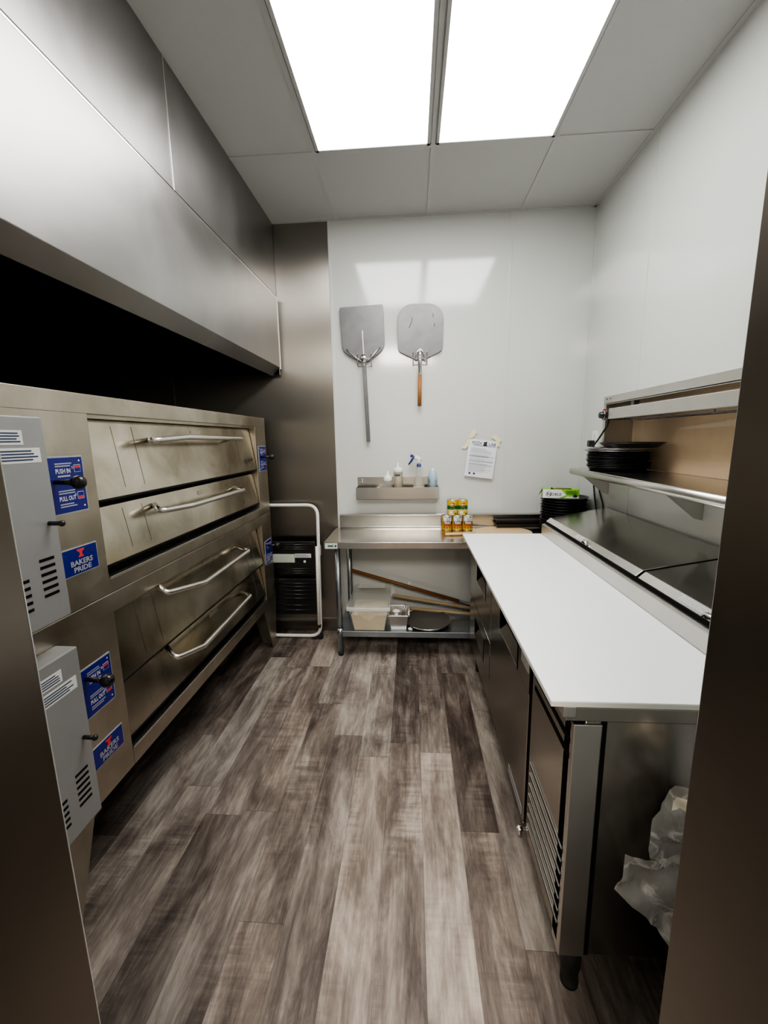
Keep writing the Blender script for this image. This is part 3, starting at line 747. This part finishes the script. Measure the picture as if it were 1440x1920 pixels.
def squeeze(x, r, hb, hc, hn, liq, label, mark=False):
    y = 3.008; t = thing('squeeze_bottle', label, 'bottle', (x, y, FZ))
    part('bottle_body', MB().lathe([(0, 0), (r, .002), (r, hb-.012), (r*.85, hb), (0, hb)], (x, y, FZ), 'bottle', 24), t)
    part('sauce', MB().lathe([(0, .003), (r-.002, .003), (r-.002, liq), (0, liq)], (x, y, FZ), 'liq_tan' if mark else 'liq_grey', 24), t)
    c = MB(); c.lathe([(r*.9, hb-.004), (r*1.02, hb-.003), (r*1.02, hb+.02), (r*.92, hb+.024), (r*.92, hc-.008), (r*.7, hc), (.009, hc+.004), (.004, hn), (0, hn)], (x, y, FZ), 'capwhite', 24)
    part('nozzle_cap', c, t)
    if mark:
        pts = []
        for k in range(28):
            u = -.022+k*.0014; th = u/r; pts.append((x+(r+.001)*math.sin(th), y-(r+.001)*math.cos(th), FZ+hb-.018+.006*math.sin(k*1.7)))
        part('handwriting', MB().tube(pts, .0014, 'inkblack', 6), t)
squeeze(-.177, .031, .128, .165, .200, .045, 'short milky squeeze bottle with white nozzle cap, left of the taller one')
squeeze(-.103, .034, .190, .222, .258, .186, 'tall squeeze bottle full of tan sauce with black handwriting', True)
x, y = .048, 3.01
t = thing('spray_bottle', 'clear spray bottle with blue trigger and some yellowish liquid', 'spray bottle', (x, y, FZ))
part('bottle_body', MB().lathe([(0, 0), (.041, .002), (.041, .085), (.036, .12), (.02, .20), (.0165, .228), (0, .228)], (x, y, FZ), 'bottle', 28), t)
part('liquid', MB().lathe([(0, .003), (.039, .003), (.039, .082), (0, .082)], (x, y, FZ), 'liq_yellow', 28), t)
part('collar', MB().lathe([(.016, .226), (.0155, .246), (0, .246)], (x, y, FZ), 'navy', 20), t, 'dark blue collar')
hd = MB(); hd.tube([(x, y, FZ+.246), (x, y, FZ+.268), (x+.003, y, FZ+.280), (x-.045, y, FZ+.303)], [.011, .012, .013, .009], 'capwhite', 12)
hd.tube([(x+.022, y, FZ+.270), (x+.005, y, FZ+.290), (x-.03, y, FZ+.307)], [.006, .008, .008], 'capwhite', 10)
part('spray_head', hd, t)
part('nozzle', MB().tube([(x-.040, y, FZ+.303), (x-.060, y, FZ+.309)], [.009, .011], 'navy', 10), t)
part('trigger', MB().tube([(x-.034, y-.002, FZ+.306), (x-.052, y-.002, FZ+.272), (x-.074, y-.002, FZ+.243)], [.010, .008, .005], 'navy', 10), t, 'dark blue trigger')
x, y = .147, 3.01
t = thing('aerosol_can', 'pale blue aerosol can at right end of the bottle rail', 'spray can', (x, y, FZ))
part('can_body', MB().lathe([(0, 0), (.031, .001), (.0315, .16), (.028, .183), (.018, .196), (.016, .2), (0, .2)], (x, y, FZ), 'canblue', 28), t)
part('nozzle', MB().lathe([(.014, .199), (.014, .205), (.006, .206), (.005, .218), (0, .218)], (x, y, FZ), 'capwhite', 16), t)
for u0, u1 in ((-.034, -.016), (.020, .036)):
    lb = MB()
    for k in range(8):
        z = .05+k*.012; f = lambda u, v: V((x+.0322*math.sin(u/.0315), y-.0322*math.cos(u/.0315), FZ+v))
        lb.face([f(u0, z), f(u1-random.random()*.008, z), f(u1-.004, z+.006), f(u0, z+.006)], 'ink' if k % 3 else 'cangreen')
    part('can_print', lb, t)
cw = MB()
for i in range(5): cw.sphere((-.235+random.uniform(-.03, .02), 2.985+random.uniform(-.01, .02), FZ+.04+random.uniform(0, .03)), .026, 'bagfold', (1.1, .7, .9), 8)
for v in cw.bm.verts: v.co += V((random.uniform(-.006, .006), random.uniform(-.004, .004), random.uniform(-.006, .008)))
for v in cw.bm.verts: v.co.z = max(v.co.z, FZ+.001)
single('plastic_wrapper', cw, 'crumpled clear plastic wrapper at left in the bottle rail', 'wrapper', (-.235, 2.99, FZ))

# ------------------------------------------------------------------ hanging peels
def tilt(o, a):  # rotation in the wall plane about a point
    return Matrix.Translation(o) @ Matrix.Rotation(a, 4, 'Y')
YW = 3.045
t = thing('pizza_peel', 'metal pizza peel with square shoulders and long bare handle hanging on the back wall', 'pizza peel', (-.335, YW, 1.95))
X = tilt((-.334, YW, 2.04), -.035)
def bladeface(pts, th, m, X):
    b = MB(); b.prism([X @ V(p) for p in pts], X.to_3x3() @ V((0, th, 0)), m, .0012); return b
pts = [(-.152, 0, .355), (-.145, 0, .366), (.145, 0, .366), (.152, 0, .355), (.150, 0, .125), (.145, 0, .095), (.13, 0, .068), (.10, 0, .045), (.03, 0, .0), (-.03, 0, .0), (-.10, 0, .045), (-.13, 0, .068), (-.145, 0, .095), (-.150, 0, .125)]
bld = part('blade', bladeface(pts, .003, 'alu', X), t)
def obar(mb, X, x0, x1, z0, z1, y0, y1, m, bev=.002): mb.box(x0, x1, y0, y1, z0, z1, m, bev, X)
h = MB(); obar(h, X, -.0125, .0125, -.56, .03, -.02, .0, 'alu'); part('handle', h, t)
br = MB(); obar(br, X, -.005, .005, .03, .205, -.008, 0, 'alubright')
for s in (-1, 1):
    br.tube([X @ V((s*.012, -.006, .0)), X @ V((s*.05, -.006, .022)), X @ V((s*.118, -.006, .088))], .0085, 'alubright', 8, flat=(1, .6))
br.lathe([(0, -.024), (.024, -.022), (.026, 0)], X @ V((0, -.0, .02)), 'alubright', 16, Matrix.Rotation(-PI/2, 3, 'X'))
part('brace', br, t, 'bright riveted metal brace')
rv = MB()
for z in (.02, -.005, -.03): rv.sphere(X @ V((0, -.024, z)), .006, 'chrome', seg=10)
part('rivet', rv, t)
t = thing('pizza_peel', 'rounded metal pizza peel with short reddish wooden handle hanging on the back wall', 'pizza peel', (.055, YW, 2.0))
X = tilt((.058, YW, 2.04), .012)
P = []
def arc(cx, cz, r, a0, a1, n=7):
    for k in range(n+1):
        a = a0+(a1-a0)*k/n; P.append((cx+r*math.cos(a), 0, cz+r*math.sin(a)))
arc(.057, .267, .098, 0, PI/2); arc(-.057, .267, .098, PI/2, PI); arc(-.115, .085, .04, PI, PI*1.36); P += [(-.028, 0, .0), (.028, 0, 0)]; arc(.115, .085, .04, -PI*.36, 0)
part('blade', bladeface(P, .003, 'alu', X), t)
h = MB(); h.tube([X @ V((0, -.012, -.11)), X @ V((0, -.012, .0)), X @ V((0, -.010, .04)), X @ V((0, -.005, .06))], [.013, .014, .014, .008], 'alubright', 14)
h.tube([X @ V((-.03, -.006, .0)), X @ V((-.022, -.006, .05)), X @ V((0, -.006, .07)), X @ V((.022, -.006, .05)), X @ V((.038, -.006, -.005))], .006, 'alubright', 8)
h.sphere(X @ V((0, -.028, .028)), .007, 'chrome', seg=10); h.sphere(X @ V((0, -.028, .01)), .007, 'chrome', seg=10)
part('ferrule', h, t, 'bright metal socket')
h = MB(); h.tube([X @ V((0, -.012, -.315)), X @ V((0, -.012, -.105))], .0138, 'woodred', 14); part('handle', h, t, 'reddish wooden handle')
for q in (((-.055, .28), (-.06, .25), (-.078, .21)), ((.085, .30), (.088, .275)), ((.098, .24), (.094, .215))): part('scratch', MB().tube([X @ V((a, -.0012, b)) for a, b in q], .0016, 'black', 6), t, 'dark worn mark')
for px, lab in ((-.33, 'pair of wire wall hooks holding the square-shouldered peel'), (.058, 'pair of wire wall hooks holding the rounded peel')):
    z = 2.03
    hk = MB()
    for s in (-1, 1):
        x = px+s*.048
        hk.tube(fillet([(x, D-.002, z-.02), (x, YW-.022, z-.02), (x, YW-.022, z+.055)], .012, 4), .0028, 'alu', 8); hk.sphere((x, YW-.022, z+.058), .0045, 'alubright', seg=8)
    hk.tube([(px-.048, D-.003, z-.02), (px+.048, D-.003, z-.02)], .0026, 'alubright', 8)
    single('wall_hook', hk, lab, 'hook', (px, D, z))

# ------------------------------------------------------------------ flyer
t = thing('flyer', 'white printed paper notice taped at a tilt on the back wall', 'paper', (.49, D, 1.34))
o0 = V((.377, D-.006, 1.226)); R = V((.2065, 0, -.0275)).normalized(); U = V((.035, 0, .265)).normalized()
W_, H_ = .204, .270
def fpnt(u, v, o=0):
    bulge = .012*math.sin(min(1, (1-v))*PI*.5)*(1 if v < .95 else .3)+.004*math.sin(u*3)
    return o0+R*W_*u+U*H_*v+V((0, -bulge-o, 0))
pm = MB()
for k, oo in enumerate((-.004, 0)):
    for i in range(8):
        for j in range(8): pm.face([fpnt(i/8, j/8, oo), fpnt((i+1)/8, j/8, oo), fpnt((i+1)/8, (j+1)/8, oo), fpnt(i/8, (j+1)/8, oo)], 'paper')
part('sheet', pm, t)
pr = MB()
def wrap(u0, v0):
    return lambda a, b: fpnt(u0+a/W_, v0+b/H_, .0012)
pr.text('PIZZA', .021, (0, 0, 0), (1, 0, 0), (0, 0, 1), 'inkdark', w=.070, wrap=wrap(.12, .865), thick=.01)
pr.text('LAB', .021, (0, 0, 0), (1, 0, 0), (0, 0, 1), 'inkdark', w=.050, wrap=wrap(.70, .865), thick=.01)
for (a, b, ra, rb) in ((.575, .895, .055, .035), (.55, .925, .035, .03), (.61, .94, .03, .022), (.54, .865, .04, .022), (.60, .868, .05, .02)):
    pr.face([fpnt(a+ra*math.cos(k*PI/6), b+rb*math.sin(k*PI/6), .0014+a*.0004) for k in range(12)], 'inkblack')
def bar(u0, u1, v, hh, m): pr.face([fpnt(u0, v, .0012), fpnt((u0+u1)/2, v, .0012), fpnt(u1, v, .0012), fpnt(u1, v+hh, .0012), fpnt((u0+u1)/2, v+hh, .0012), fpnt(u0, v+hh, .0012)], m)
bar(.15, .95, .835, .012, 'inkdark')
rows = [(.80, .1, .95, .008), (.785, .12, .9, .005)]
v = .765
for k in range(26):
    if k in (6, 11, 16): v -= .012
    w1 = random.uniform(.6, .94)
    if v > .10: bar(.10, w1, v, .006, 'ink')
    v -= .0235
bar(.06, .95, .555, .007, 'inkdark'); bar(.08, .94, .43, .004, 'inkdark'); bar(.08, .94, .345, .004, 'inkdark')
for a in (.17, .33): pr.face([fpnt(a+.04*math.cos(k*PI/4+.4), .09+.03*math.sin(k*PI/4+.4), .0014) for k in range(8)], 'inkdark')
part('printing', pr, t)
for (lab, pts) in (('strip of cream masking tape', [(.40, 1.49), (.432, 1.555), (.445, 1.563), (.470, 1.535), (.455, 1.525), (.438, 1.497)]),
                   ('strip of cream masking tape', [(.355, 1.425), (.385, 1.42), (.412, 1.445), (.418, 1.49), (.398, 1.497), (.385, 1.462)]),
                   ('strip of cream masking tape', [(.565, 1.500), (.595, 1.520), (.605, 1.508), (.640, 1.478), (.622, 1.455), (.632, 1.435), (.605, 1.43), (.598, 1.475)])):
    tm = MB(); tm.prism([(x, D-.0115, z) for x, z in pts], (0, .001, 0), 'tape'); part('masking_tape', tm, t, lab)

# ------------------------------------------------------------------ refrigerated prep table
CX, CY0, CY1, CZ0 = .372, .892, 2.584, .165
t = thing('prep_table', 'long stainless refrigerated pizza prep table with hinged lids along the right wall', 'prep table', (.78, 1.74, 0))
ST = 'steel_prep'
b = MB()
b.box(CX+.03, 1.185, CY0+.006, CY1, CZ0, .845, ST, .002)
b.box(CX+.022, CX+.04, CY0+.05, CY1, CZ0, .845, 'black')
part('cabinet', b, t)
tf = MB(); tf.box(.352, 1.185, CY0-.004, CY1, .848, .884, ST, .002); tf.box(.345, .375, CY0-.006, CY0+.05, .858, .886, 'steel', .002)
part('top_frame', tf, t)
ps = MB(); ps.box(CX, .438, CY0-.002, CY0+.05, CZ0, .838, 'steel', .003)
part('corner_post', ps, t)
part('side_groove', MB().box(.438, .450, CY0+.0035, CY0+.007, CZ0, .845, 'black'), t)
def front(y0, y1, z0, z1, rec, name, lab=None):
    d = MB(); x0, x1 = CX, CX+.022
    if rec is None:
        d.box(x0, x1, y0, y1, z0, z1, ST, .002)
    else:
        ra, rb, rz0, rz1 = rec
        d.box(x0, x1, y0, y1, z0, rz0, ST, .002); d.box(x0, x1, y0, y1, rz1, z1, ST, .002)
        d.box(x0, x1, y0, ra, rz0-.003, rz1+.003, ST); d.box(x0, x1, rb, y1, rz0-.003, rz1+.003, ST)
    o = part(name, d, t, lab)
    if rec:
        h = MB()
        h.prism([(x0+.001, ra, rz0), (x0+.05, ra, rz1), (x0+.054, ra, rz1), (x0+.005, ra, rz0-.002)], (0, rb-ra, 0), ST)
        h.prism([(x0+.0015, rb-.002, rz0), (x0+.0015, rb-.002, rz1), (x0+.05, rb-.002, rz1)], (0, .004, 0), 'black')
        h.prism([(x0+.0015, ra, rz0), (x0+.0015, ra, rz1), (x0+.05, ra, rz1)], (0, .004, 0), 'black')
        h.box(x0-.0005, x0+.004, ra-.012, ra+.004, rz0-.004, rz1, 'black')  # black end caps and slot stand in for shade inside the grip
        part('handle_recess', h, o, 'recessed grip with dark ends')
    return o
front(1.900, CY1-.006, .518, .840, (2.05, 2.345, .674, .784), 'drawer')
front(1.900, CY1-.006, .19, .512, (2.07, 2.385, .325, .436), 'drawer')
dr = front(1.243, 1.893, .19, .840, (1.398, 1.705, .682, .784), 'door')
sk = MB(); sk.box(CX-.001, CX, 1.255, 1.345, .745, .785, 'paperlabel'); sk.lines((CX-.0012, 1.34, .75), (0, -1, 0), (0, 0, 1), .08, .03, 4, 'cangrey', .4)
part('sticker', sk, dr, 'small white sticker')
part('sticker', MB().box(CX-.001, CX, 1.265, 1.46, .205, .235, 'film'), dr, 'clear sticker strip near the bottom')
cp = MB(); y0, y1 = CY0+.012, 1.208
cp.box(CX, CX+.022, y0, y1, .19, .840, ST, .002)
co = part('louvre_panel', cp, t, 'panel with dark ventilation slots')
sl = MB()
for z in (.735, .775, .815): sl.box(CX-.0015, CX+.001, .905, 1.182, z, z+.016, 'black', .0005)
part('vent_slots', sl, co)
sl = MB()
for k in range(7):
    z = .235+k*.038; sl.box(CX-.0015, CX+.001, .905, 1.188, z, z+.013, 'black', .0005); sl.box(CX-.004, CX+.0, .905, 1.188, z+.013, z+.018, 'steel', .001)
part('vent_slots', sl, co)
hb = MB(); hb.box(CX-.016, CX+.02, 1.222, 1.238, CZ0+.012, CZ0+.022, 'chrome', .003); hb.sphere((CX-.014, 1.23, CZ0+.02), .013, 'chrome', (1, 1, .8), 14); hb.cyl((CX-.012, 1.23, CZ0-.012), (CX-.012, 1.23, CZ0+.02), .006, 'chrome')
part('hinge', hb, t, 'bright lower door hinge')
for x in (.43, 1.12):
    for y in (.945, 2.52):
        f = MB(); f.lathe([(0, 0), (.024, 0), (.024, .012), (.022, .014), (.022, .06), (.026, .062), (.026, CZ0), (0, CZ0)], (x, y, 0), 'blackrubber', 18); part('foot', f, t)
rl = MB()
rl.prism([(.802, CY0+.1, .884), (.802, CY0+.1, .962), (.815, CY0+.1, .966), (.86, CY0+.1, .966), (.86, CY0+.1, .884)], (0, CY1-CY0-.1, 0), 'steel', .0015)
rl.box(.86, 1.185, CY0+.1, CY1, .884, .965, 'black'); rl.box(.86, 1.185, CY1-.012, CY1, .884, .99, 'steel'); rl.box(.86, 1.185, CY0+.1, CY0+.112, .884, .99, 'steel')
rl.prism([(.86, CY1-.012, .985), (1.18, CY1-.012, .985), (1.18, CY1-.012, 1.05), (.88, CY1-.012, .992)], (0, .012, 0), 'steel')
rl.box(.822, .86, CY0+.112, CY1-.012, .966, .980, 'black')  # black strip in place of the shaded gap under the lid fronts
part('raised_rail', rl, t)
for k, (ya, yb, sy) in enumerate(((1.538, CY1, (1.985, 2.145)), (.995, 1.522, (1.13, 1.30)))):
    lm = MB()
    pr_ = [(.828, .980), (.853, 1.003), (1.184, 1.064), (1.184, 1.058), (.858, .990), (.840, .975)]
    lm.prism([(x, ya, z) for x, z in pr_], (0, yb-ya, 0), 'steel_lid', .0015)
    lm.prism([(.842, ya, .976), (.858, ya, .992), (1.18, ya, 1.056), (1.18, ya, .99), (.86, ya, .968)], (0, .004, 0), 'black')
    lm.prism([(.842, yb-.004, .976), (.858, yb-.004, .992), (1.18, yb-.004, 1.056), (1.18, yb-.004, .99), (.86, yb-.004, .968)], (0, .004, 0), 'black')
    lo = part('lid', lm, t)
    d = V((.025, 0, .023)).normalized(); nn = V((-.023, 0, .025)).normalized(); p0 = V((.829, 0, .981))+nn*.0008
    s = MB()
    def lp(y, a, o=0): return V((0, y, 0))+p0+d*a+nn*o
    s.face([lp(sy[1], .006), lp(sy[0]+.03, .006), lp(sy[0]+.03, .030), lp(sy[1], .030)], 'film')
    s.lines(lp(sy[1]-.005, .008), (0, -1, 0), d, sy[1]-sy[0]-.05, .02, 3, 'cangrey', .4, .0006)
    part('sticker', s, lo, 'clear printed sticker')
    g = MB(); g.tube([lp(sy[0]+.045, .004, .002), lp(sy[0]+.03, .012, .012), lp(sy[0]+.005, .012, .012), lp(sy[0]-.008, .004, .002)], .006, 'chrome', 10, flat=(1.6, .7))
    part('latch', g, lo, 'small chrome latch')
cb = MB(); cb.box(.316, .801, CY0-.006, CY1+.006, .8855, .9005, 'board', .002)
cb.box(.3165, .8005, CY0-.0065, CY0-.004, .8865, .897, 'boardedge')
single('cutting_board', cb, 'long white cutting board covering the front of the prep table', 'cutting board', (.56, 1.74, .8855))

# ------------------------------------------------------------------ wall shelf in the pass-through
SZ1 = 1.302
t = thing('wall_shelf', 'shiny stainless pass-through shelf with rolled front edge on the right wall', 'shelf', (1.2, 1.85, SZ1))
s = MB(); s.box(1.0, XO-.004, 1.0, 2.692, SZ1-.004, SZ1, 'steel_tbl', .001); s.box(1.04, 1.19, 1.0, 2.68, SZ1-.03, SZ1-.004, 'steel')
part('shelf_top', s, t)
part('rolled_edge', MB().tube([(1.008, 1.0, SZ1-.021), (1.008, 2.692, SZ1-.021)], .0205, 'steel', 20), t)
for y in (2.61, 1.77, 1.06):
    k = MB(); k.prism([(1.022, y, SZ1-.032), (1.198, y, SZ1-.032), (1.198, y, SZ1-.158), (1.165, y, SZ1-.150)], (0, .003, 0), 'steel', .0008)
    k.box(1.150, 1.2, y, y+.03, SZ1-.034, SZ1-.031, 'steel'); k.box(1.196, 1.1995, y-.0, y+.032, SZ1-.158, SZ1-.032, 'steel', .0008)
    part('bracket', k, t)
# cardboard across the opening
t = thing('cardboard_sheet', 'large tan cardboard panel taped across the back of the pass-through opening', 'cardboard', (1.36, 1.8, 1.31))
c = MB(); c.box(1.352, 1.358, 1.0, 2.69, 1.372, 1.684, 'card', .001); part('panel', c, t)
c = MB(); c.prism([(1.338, 1.0, SZ1+.001), (1.352, 1.0, 1.374), (1.357, 1.0, 1.372), (1.343, 1.0, SZ1+.001)], (0, 1.69, 0), 'card'); part('lower_flap', c, t)
c = MB(); R, U = (0, -1, 0), (0, 0, 1)
c.lines((1.3515, 2.16, 1.60), R, U, .30, .03, 3, 'olive', .3); c.lines((1.3515, 2.16, 1.583), R, U, .26, .010, 1, 'inkblack', .5)
c.lathe([(0, 0), (.016, 0), (.016, .0006), (0, .0006)], (1.3514, 1.845, 1.592), 'olive', 18, Matrix.Rotation(-PI/2, 3, 'Y'))
part('printing', c, t, 'small brown printing')
c = MB()
for q in ([(2.25, 1.52), (1.62, 1.535), (1.62, 1.60), (1.70, 1.595), (1.72, 1.57), (2.22, 1.53)], [(1.66, 1.50), (1.5, 1.48), (1.45, 1.66), (1.62, 1.66)]):
    c.prism([(1.3512, a, b) for a, b in q], (.0005, 0, 0), 'cardtape')
part('packing_tape', c, t)
# heat strip
t = thing('heat_lamp', 'stainless strip food warmer hanging under the top of the pass-through', 'food warmer', (1.19, 1.8, 1.62))
h = MB(); h.box(1.128, 1.26, 1.02, 2.53, 1.590, 1.650, 'steel', .004); part('housing', h, t)
h = MB(); h.box(1.126, 1.26, 2.53, 2.602, 1.587, 1.651, 'blackplastic', .004); h.box(1.1255, 1.127, 2.54, 2.566, 1.636, 1.642, 'red')
cbx = part('control_end', h, t, 'dark plastic control end')
k = MB(); k.lathe([(.026, 0), (.026, .003), (.019, .004), (.018, .022), (.015, .024), (0, .024)], (1.126, 2.585, 1.616), 'blackplastic', 24, Matrix.Rotation(-PI/2, 3, 'Y'))
k.lathe([(.024, .0005), (.027, .001), (.027, .003), (.024, .0035)], (1.126, 2.585, 1.616), 'alubright', 24, Matrix.Rotation(-PI/2, 3, 'Y'))
part('dial', k, cbx)
g = MB()
for x in (1.15, 1.19, 1.235): g.tube([(x, 1.05, 1.578), (x, 2.4, 1.578)], .0025, 'alu', 6)
for i in range(16): g.tube([(1.14, 1.1+i*.085, 1.578), (1.245, 1.1+i*.085, 1.578)], .002, 'alu', 6)
for y in (1.08, 1.7, 2.38):
    for x in (1.15, 1.235): g.tube([(x, y, 1.592), (x, y, 1.577)], .002, 'alu', 6)
part('wire_guard', g, t)
for y in (1.3, 2.4): part('mounting_bracket', MB().box(1.20, 1.23, y, y+.03, 1.648, 1.687, 'alu', .001), t)
# outlet and cords
t = thing('wall_outlet', 'white wall outlet plate beside the pass-through on the right wall', 'outlet', (XR, 2.85, 1.47))
part('cover_plate', MB().box(XR-.006, XR, 2.808, 2.886, 1.412, 1.528, 'capwhite', .002), t)
sk = MB()
for z in (1.445, 1.495): sk.box(XR-.0075, XR-.005, 2.828, 2.866, z-.017, z+.017, 'white', .003); sk.box(XR-.0078, XR-.007, 2.838, 2.841, z-.006, z+.006, 'black'); sk.box(XR-.0078, XR-.007, 2.853, 2.856, z-.006, z+.006, 'black')
part('socket', sk, t)
t = thing('power_cord', 'black cord running from the food warmer to the wall outlet', 'cord', (XR-.02, 2.8, 1.5))
p = MB(); p.box(XR-.045, XR-.0078, 2.828, 2.868, 1.425, 1.468, 'blackplastic', .006); part('plug', p, t)
part('cable', MB().tube(fillet([(1.16, 2.585, 1.590), (1.168, 2.62, 1.555), (1.165, 2.72, 1.475), (XR-.035, 2.80, 1.425), (XR-.03, 2.84, 1.44)], .05, 5), .0055, 'blackrubber', 8), t)
single('power_cord', MB().tube(fillet([(XR-.012, 2.85, 1.425), (XR-.012, 2.84, 1.30), (1.183, 2.79, 1.20), (1.185, 2.76, 1.10), (1.183, 2.70, .98), (1.19, 2.66, .88)], .06, 5), .0055, 'blackrubber', 8), 'black cord hanging from the outlet down behind the prep table, nearer the black pans', 'cord', (1.19, 2.8, 1.2))
single('power_cord', MB().tube(fillet([(XR-.012, 2.80, 1.36), (1.19, 2.745, 1.26), (1.193, 2.72, 1.15), (1.192, 2.66, 1.08), (1.193, 2.63, 1.0)], .06, 5), .0045, 'blackrubber', 8), 'thin black cord hanging below the shelf end, nearer the bracket', 'cord', (1.19, 2.72, 1.2))

# pans on the shelf
G = 'pans stacked on the wall shelf'
sx, sy = 1.175, 2.475
sx, sy = 1.165, 2.455
proto = single('pizza_pan', pan_mb(.155, .022, 'blackpan'), 'black round pan', 'pan', (0, 0, 0), G)
n = 9
for i in range(n):
    o = proto if i == 0 else copy_tree(proto)
    o.location = (sx+random.uniform(-.004, .004), sy+random.uniform(-.005, .005), SZ1+.0005+i*.0092)
    o['label'] = 'black round pan at the very bottom of the stack on the shiny wall shelf' if i == 0 else ('black round pan directly under the silver pans on the wall shelf' if i == n-1 else 'black round pan in the middle of the wall shelf stack')
z = SZ1+(n-1)*.0092+.0265
for i, (dx, dy, r, lab) in enumerate(((0, .0, .160, 'silver round pan lying directly on the black pans of the wall shelf stack'), (-.005, .01, .168, 'silver round pan in the middle of the three silver ones'), (.0, -.01, .163, 'silver round pan just beneath the tilted dark pan'))):
    m = MB().lathe([(0, 0), (r*.93, 0), (r, .010), (r+.012, .011), (r+.012, .0125), (r-.004, .0125), (r*.91, .002), (0, .002)], (0, 0, 0), 'alubright', 40)
    o = single('pizza_pan', m, lab, 'pan', (0, 0, 0), G); o.location = (sx+dx, sy+dy, z+i*.0075)
z += 2*.0075+.013
m = MB().lathe([(0, 0), (.120, 0), (.153, .024), (.158, .025), (.158, .027), (.151, .027), (.118, .003), (0, .003)], (0, 0, 0), 'darkpan', 44)
o = single('pizza_pan', m, 'wide dark pan shifted sideways on top of the wall shelf stack', 'pan', (0, 0, 0), G); o.location = (sx+.012, sy-.115, z+.002); o.rotation_euler = (.0, -.0, 0)
rg = MB(); rg.tube([(0, .021*math.cos(k*PI/12), .021+.021*math.sin(k*PI/12)) for k in range(24)], .0035, 'capwhite', 8, True)
o = single('ring', rg, 'small pale ring standing on the wall shelf by the doorway edge', 'ring', (0, 0, 0)); o.location = (1.075, 1.46, SZ1+.0035); o.rotation_euler = (0, 0, -.5)

# ------------------------------------------------------------------ bin with clear liner beside prep table
t = thing('trash_can', 'bin lined with a clear crumpled plastic bag beside the near end of prep table', 'trash can', (.78, .68, 0))
b = MB(); b.lathe([(0, 0), (.13, 0), (.15, .56), (.156, .565), (.156, .58), (.145, .58), (.125, .01), (0, .01)], (.80, .68, 0), 'blackplastic', 32); part('bin', b, t)
def sheet(outline, folds, y, m, amp=.018, res=.012, seed=1):
    """crumpled film patch: outline polygon in (x, z), pushed in y by folds"""
    rnd = random.Random(seed); t_ = bmesh.new()
    f = t_.faces.new([t_.verts.new((x, 0, z)) for x, z in outline])
    bmesh.ops.triangulate(t_, faces=[f])
    for _ in range(5):
        ed = [e for e in t_.edges if e.calc_length() > res*2]
        if not ed: break
        bmesh.ops.subdivide_edges(t_, edges=ed, cuts=1, use_grid_fill=False)
        bmesh.ops.triangulate(t_, faces=t_.faces[:])
    for v in t_.verts:
        d = 0
        for (ax, az, k, a, ph) in folds: d += a*abs(math.sin((v.co.x*ax+v.co.z*az)*k+ph))
        v.co.y = y-d+rnd.uniform(-1, 1)*.0025
        v.co.x += rnd.uniform(-1, 1)*.002; v.co.z += rnd.uniform(-1, 1)*.002
    mb = MB(); mb.merge(t_, m, None, True); return mb
fo = [(1, .6, 34, .016, .3), (.7, -1, 21, .014, 1.1), (.2, 1, 60, .006, .2)]
ln = sheet([(.66, .60), (.66, .27), (.594, .285), (.580, .33), (.562, .38), (.530, .43), (.502, .465), (.470, .49), (.438, .52), (.435, .55), (.447, .59), (.452, .612), (.50, .617), (.55, .605), (.58, .625)], fo, .80, 'bag', seed=3)
s2 = sheet([(.505, .615), (.515, .66), (.530, .72), (.545, .752), (.575, .758), (.66, .752), (.66, .56), (.55, .56), (.52, .58)], fo, .825, 'bag', seed=5)
lp_ = part('bag_liner', ln, t, 'clear crumpled plastic bag film')
part('bag_peak', s2, lp_)
s3 = sheet([(.532, .735), (.548, .757), (.575, .763), (.66, .758), (.66, .69), (.60, .705), (.572, .73)], [(1, .6, 60, .014, .3), (.7, -1, 45, .01, 1.1)], .79, 'bagcream', res=.008, seed=9)
part('bag_knot', s3, lp_, 'cream crumpled top of the bag')

# ------------------------------------------------------------------ lamps, world, camera
ar = bpy.data.lights.new('rear_fill_light', 'AREA'); ar.shape = 'RECTANGLE'; ar.size = 1.2; ar.size_y = 1.2; ar.energy = 95; ar.color = (1, .93, .84)  # added fill lamp behind the camera, brightens what the steel reflects
ao = bpy.data.objects.new('rear_fill_light', ar); C.objects.link(ao); ao.location = (0, -1.6, H-.02)
w = bpy.data.worlds.new('world'); bpy.context.scene.world = w; w.use_nodes = True
w.node_tree.nodes['Background'].inputs[0].default_value = (.5, .48, .45, 1); w.node_tree.nodes['Background'].inputs[1].default_value = .15
cam = bpy.data.cameras.new('camera'); co_ = bpy.data.objects.new('camera', cam); C.objects.link(co_)
pitch, yaw, roll, fpx = .1746620, .0695918, -.0172789, 776.94
cp_, sp_, cy_, sy_ = math.cos(pitch), math.sin(pitch), math.cos(yaw), math.sin(yaw)
fwd = V((-sy_*cp_, cy_*cp_, -sp_)); rt = V((cy_, sy_, 0)); upv = rt.cross(fwd)
r2 = rt*math.cos(roll)+upv*math.sin(roll); u2 = -rt*math.sin(roll)+upv*math.cos(roll)
mw = Matrix((r2, u2, -fwd)).transposed().to_4x4(); mw.translation = (0, 0, 1.5)
co_.matrix_world = mw
cam.sensor_fit = 'VERTICAL'; cam.sensor_height = 24; cam.lens = fpx/1920*24; cam.clip_start = .01
sc_ = bpy.context.scene; sc_.camera = co_
sc_.view_settings.view_transform = 'AgX'; sc_.view_settings.look = 'AgX - Medium High Contrast'; sc_.view_settings.exposure = .88
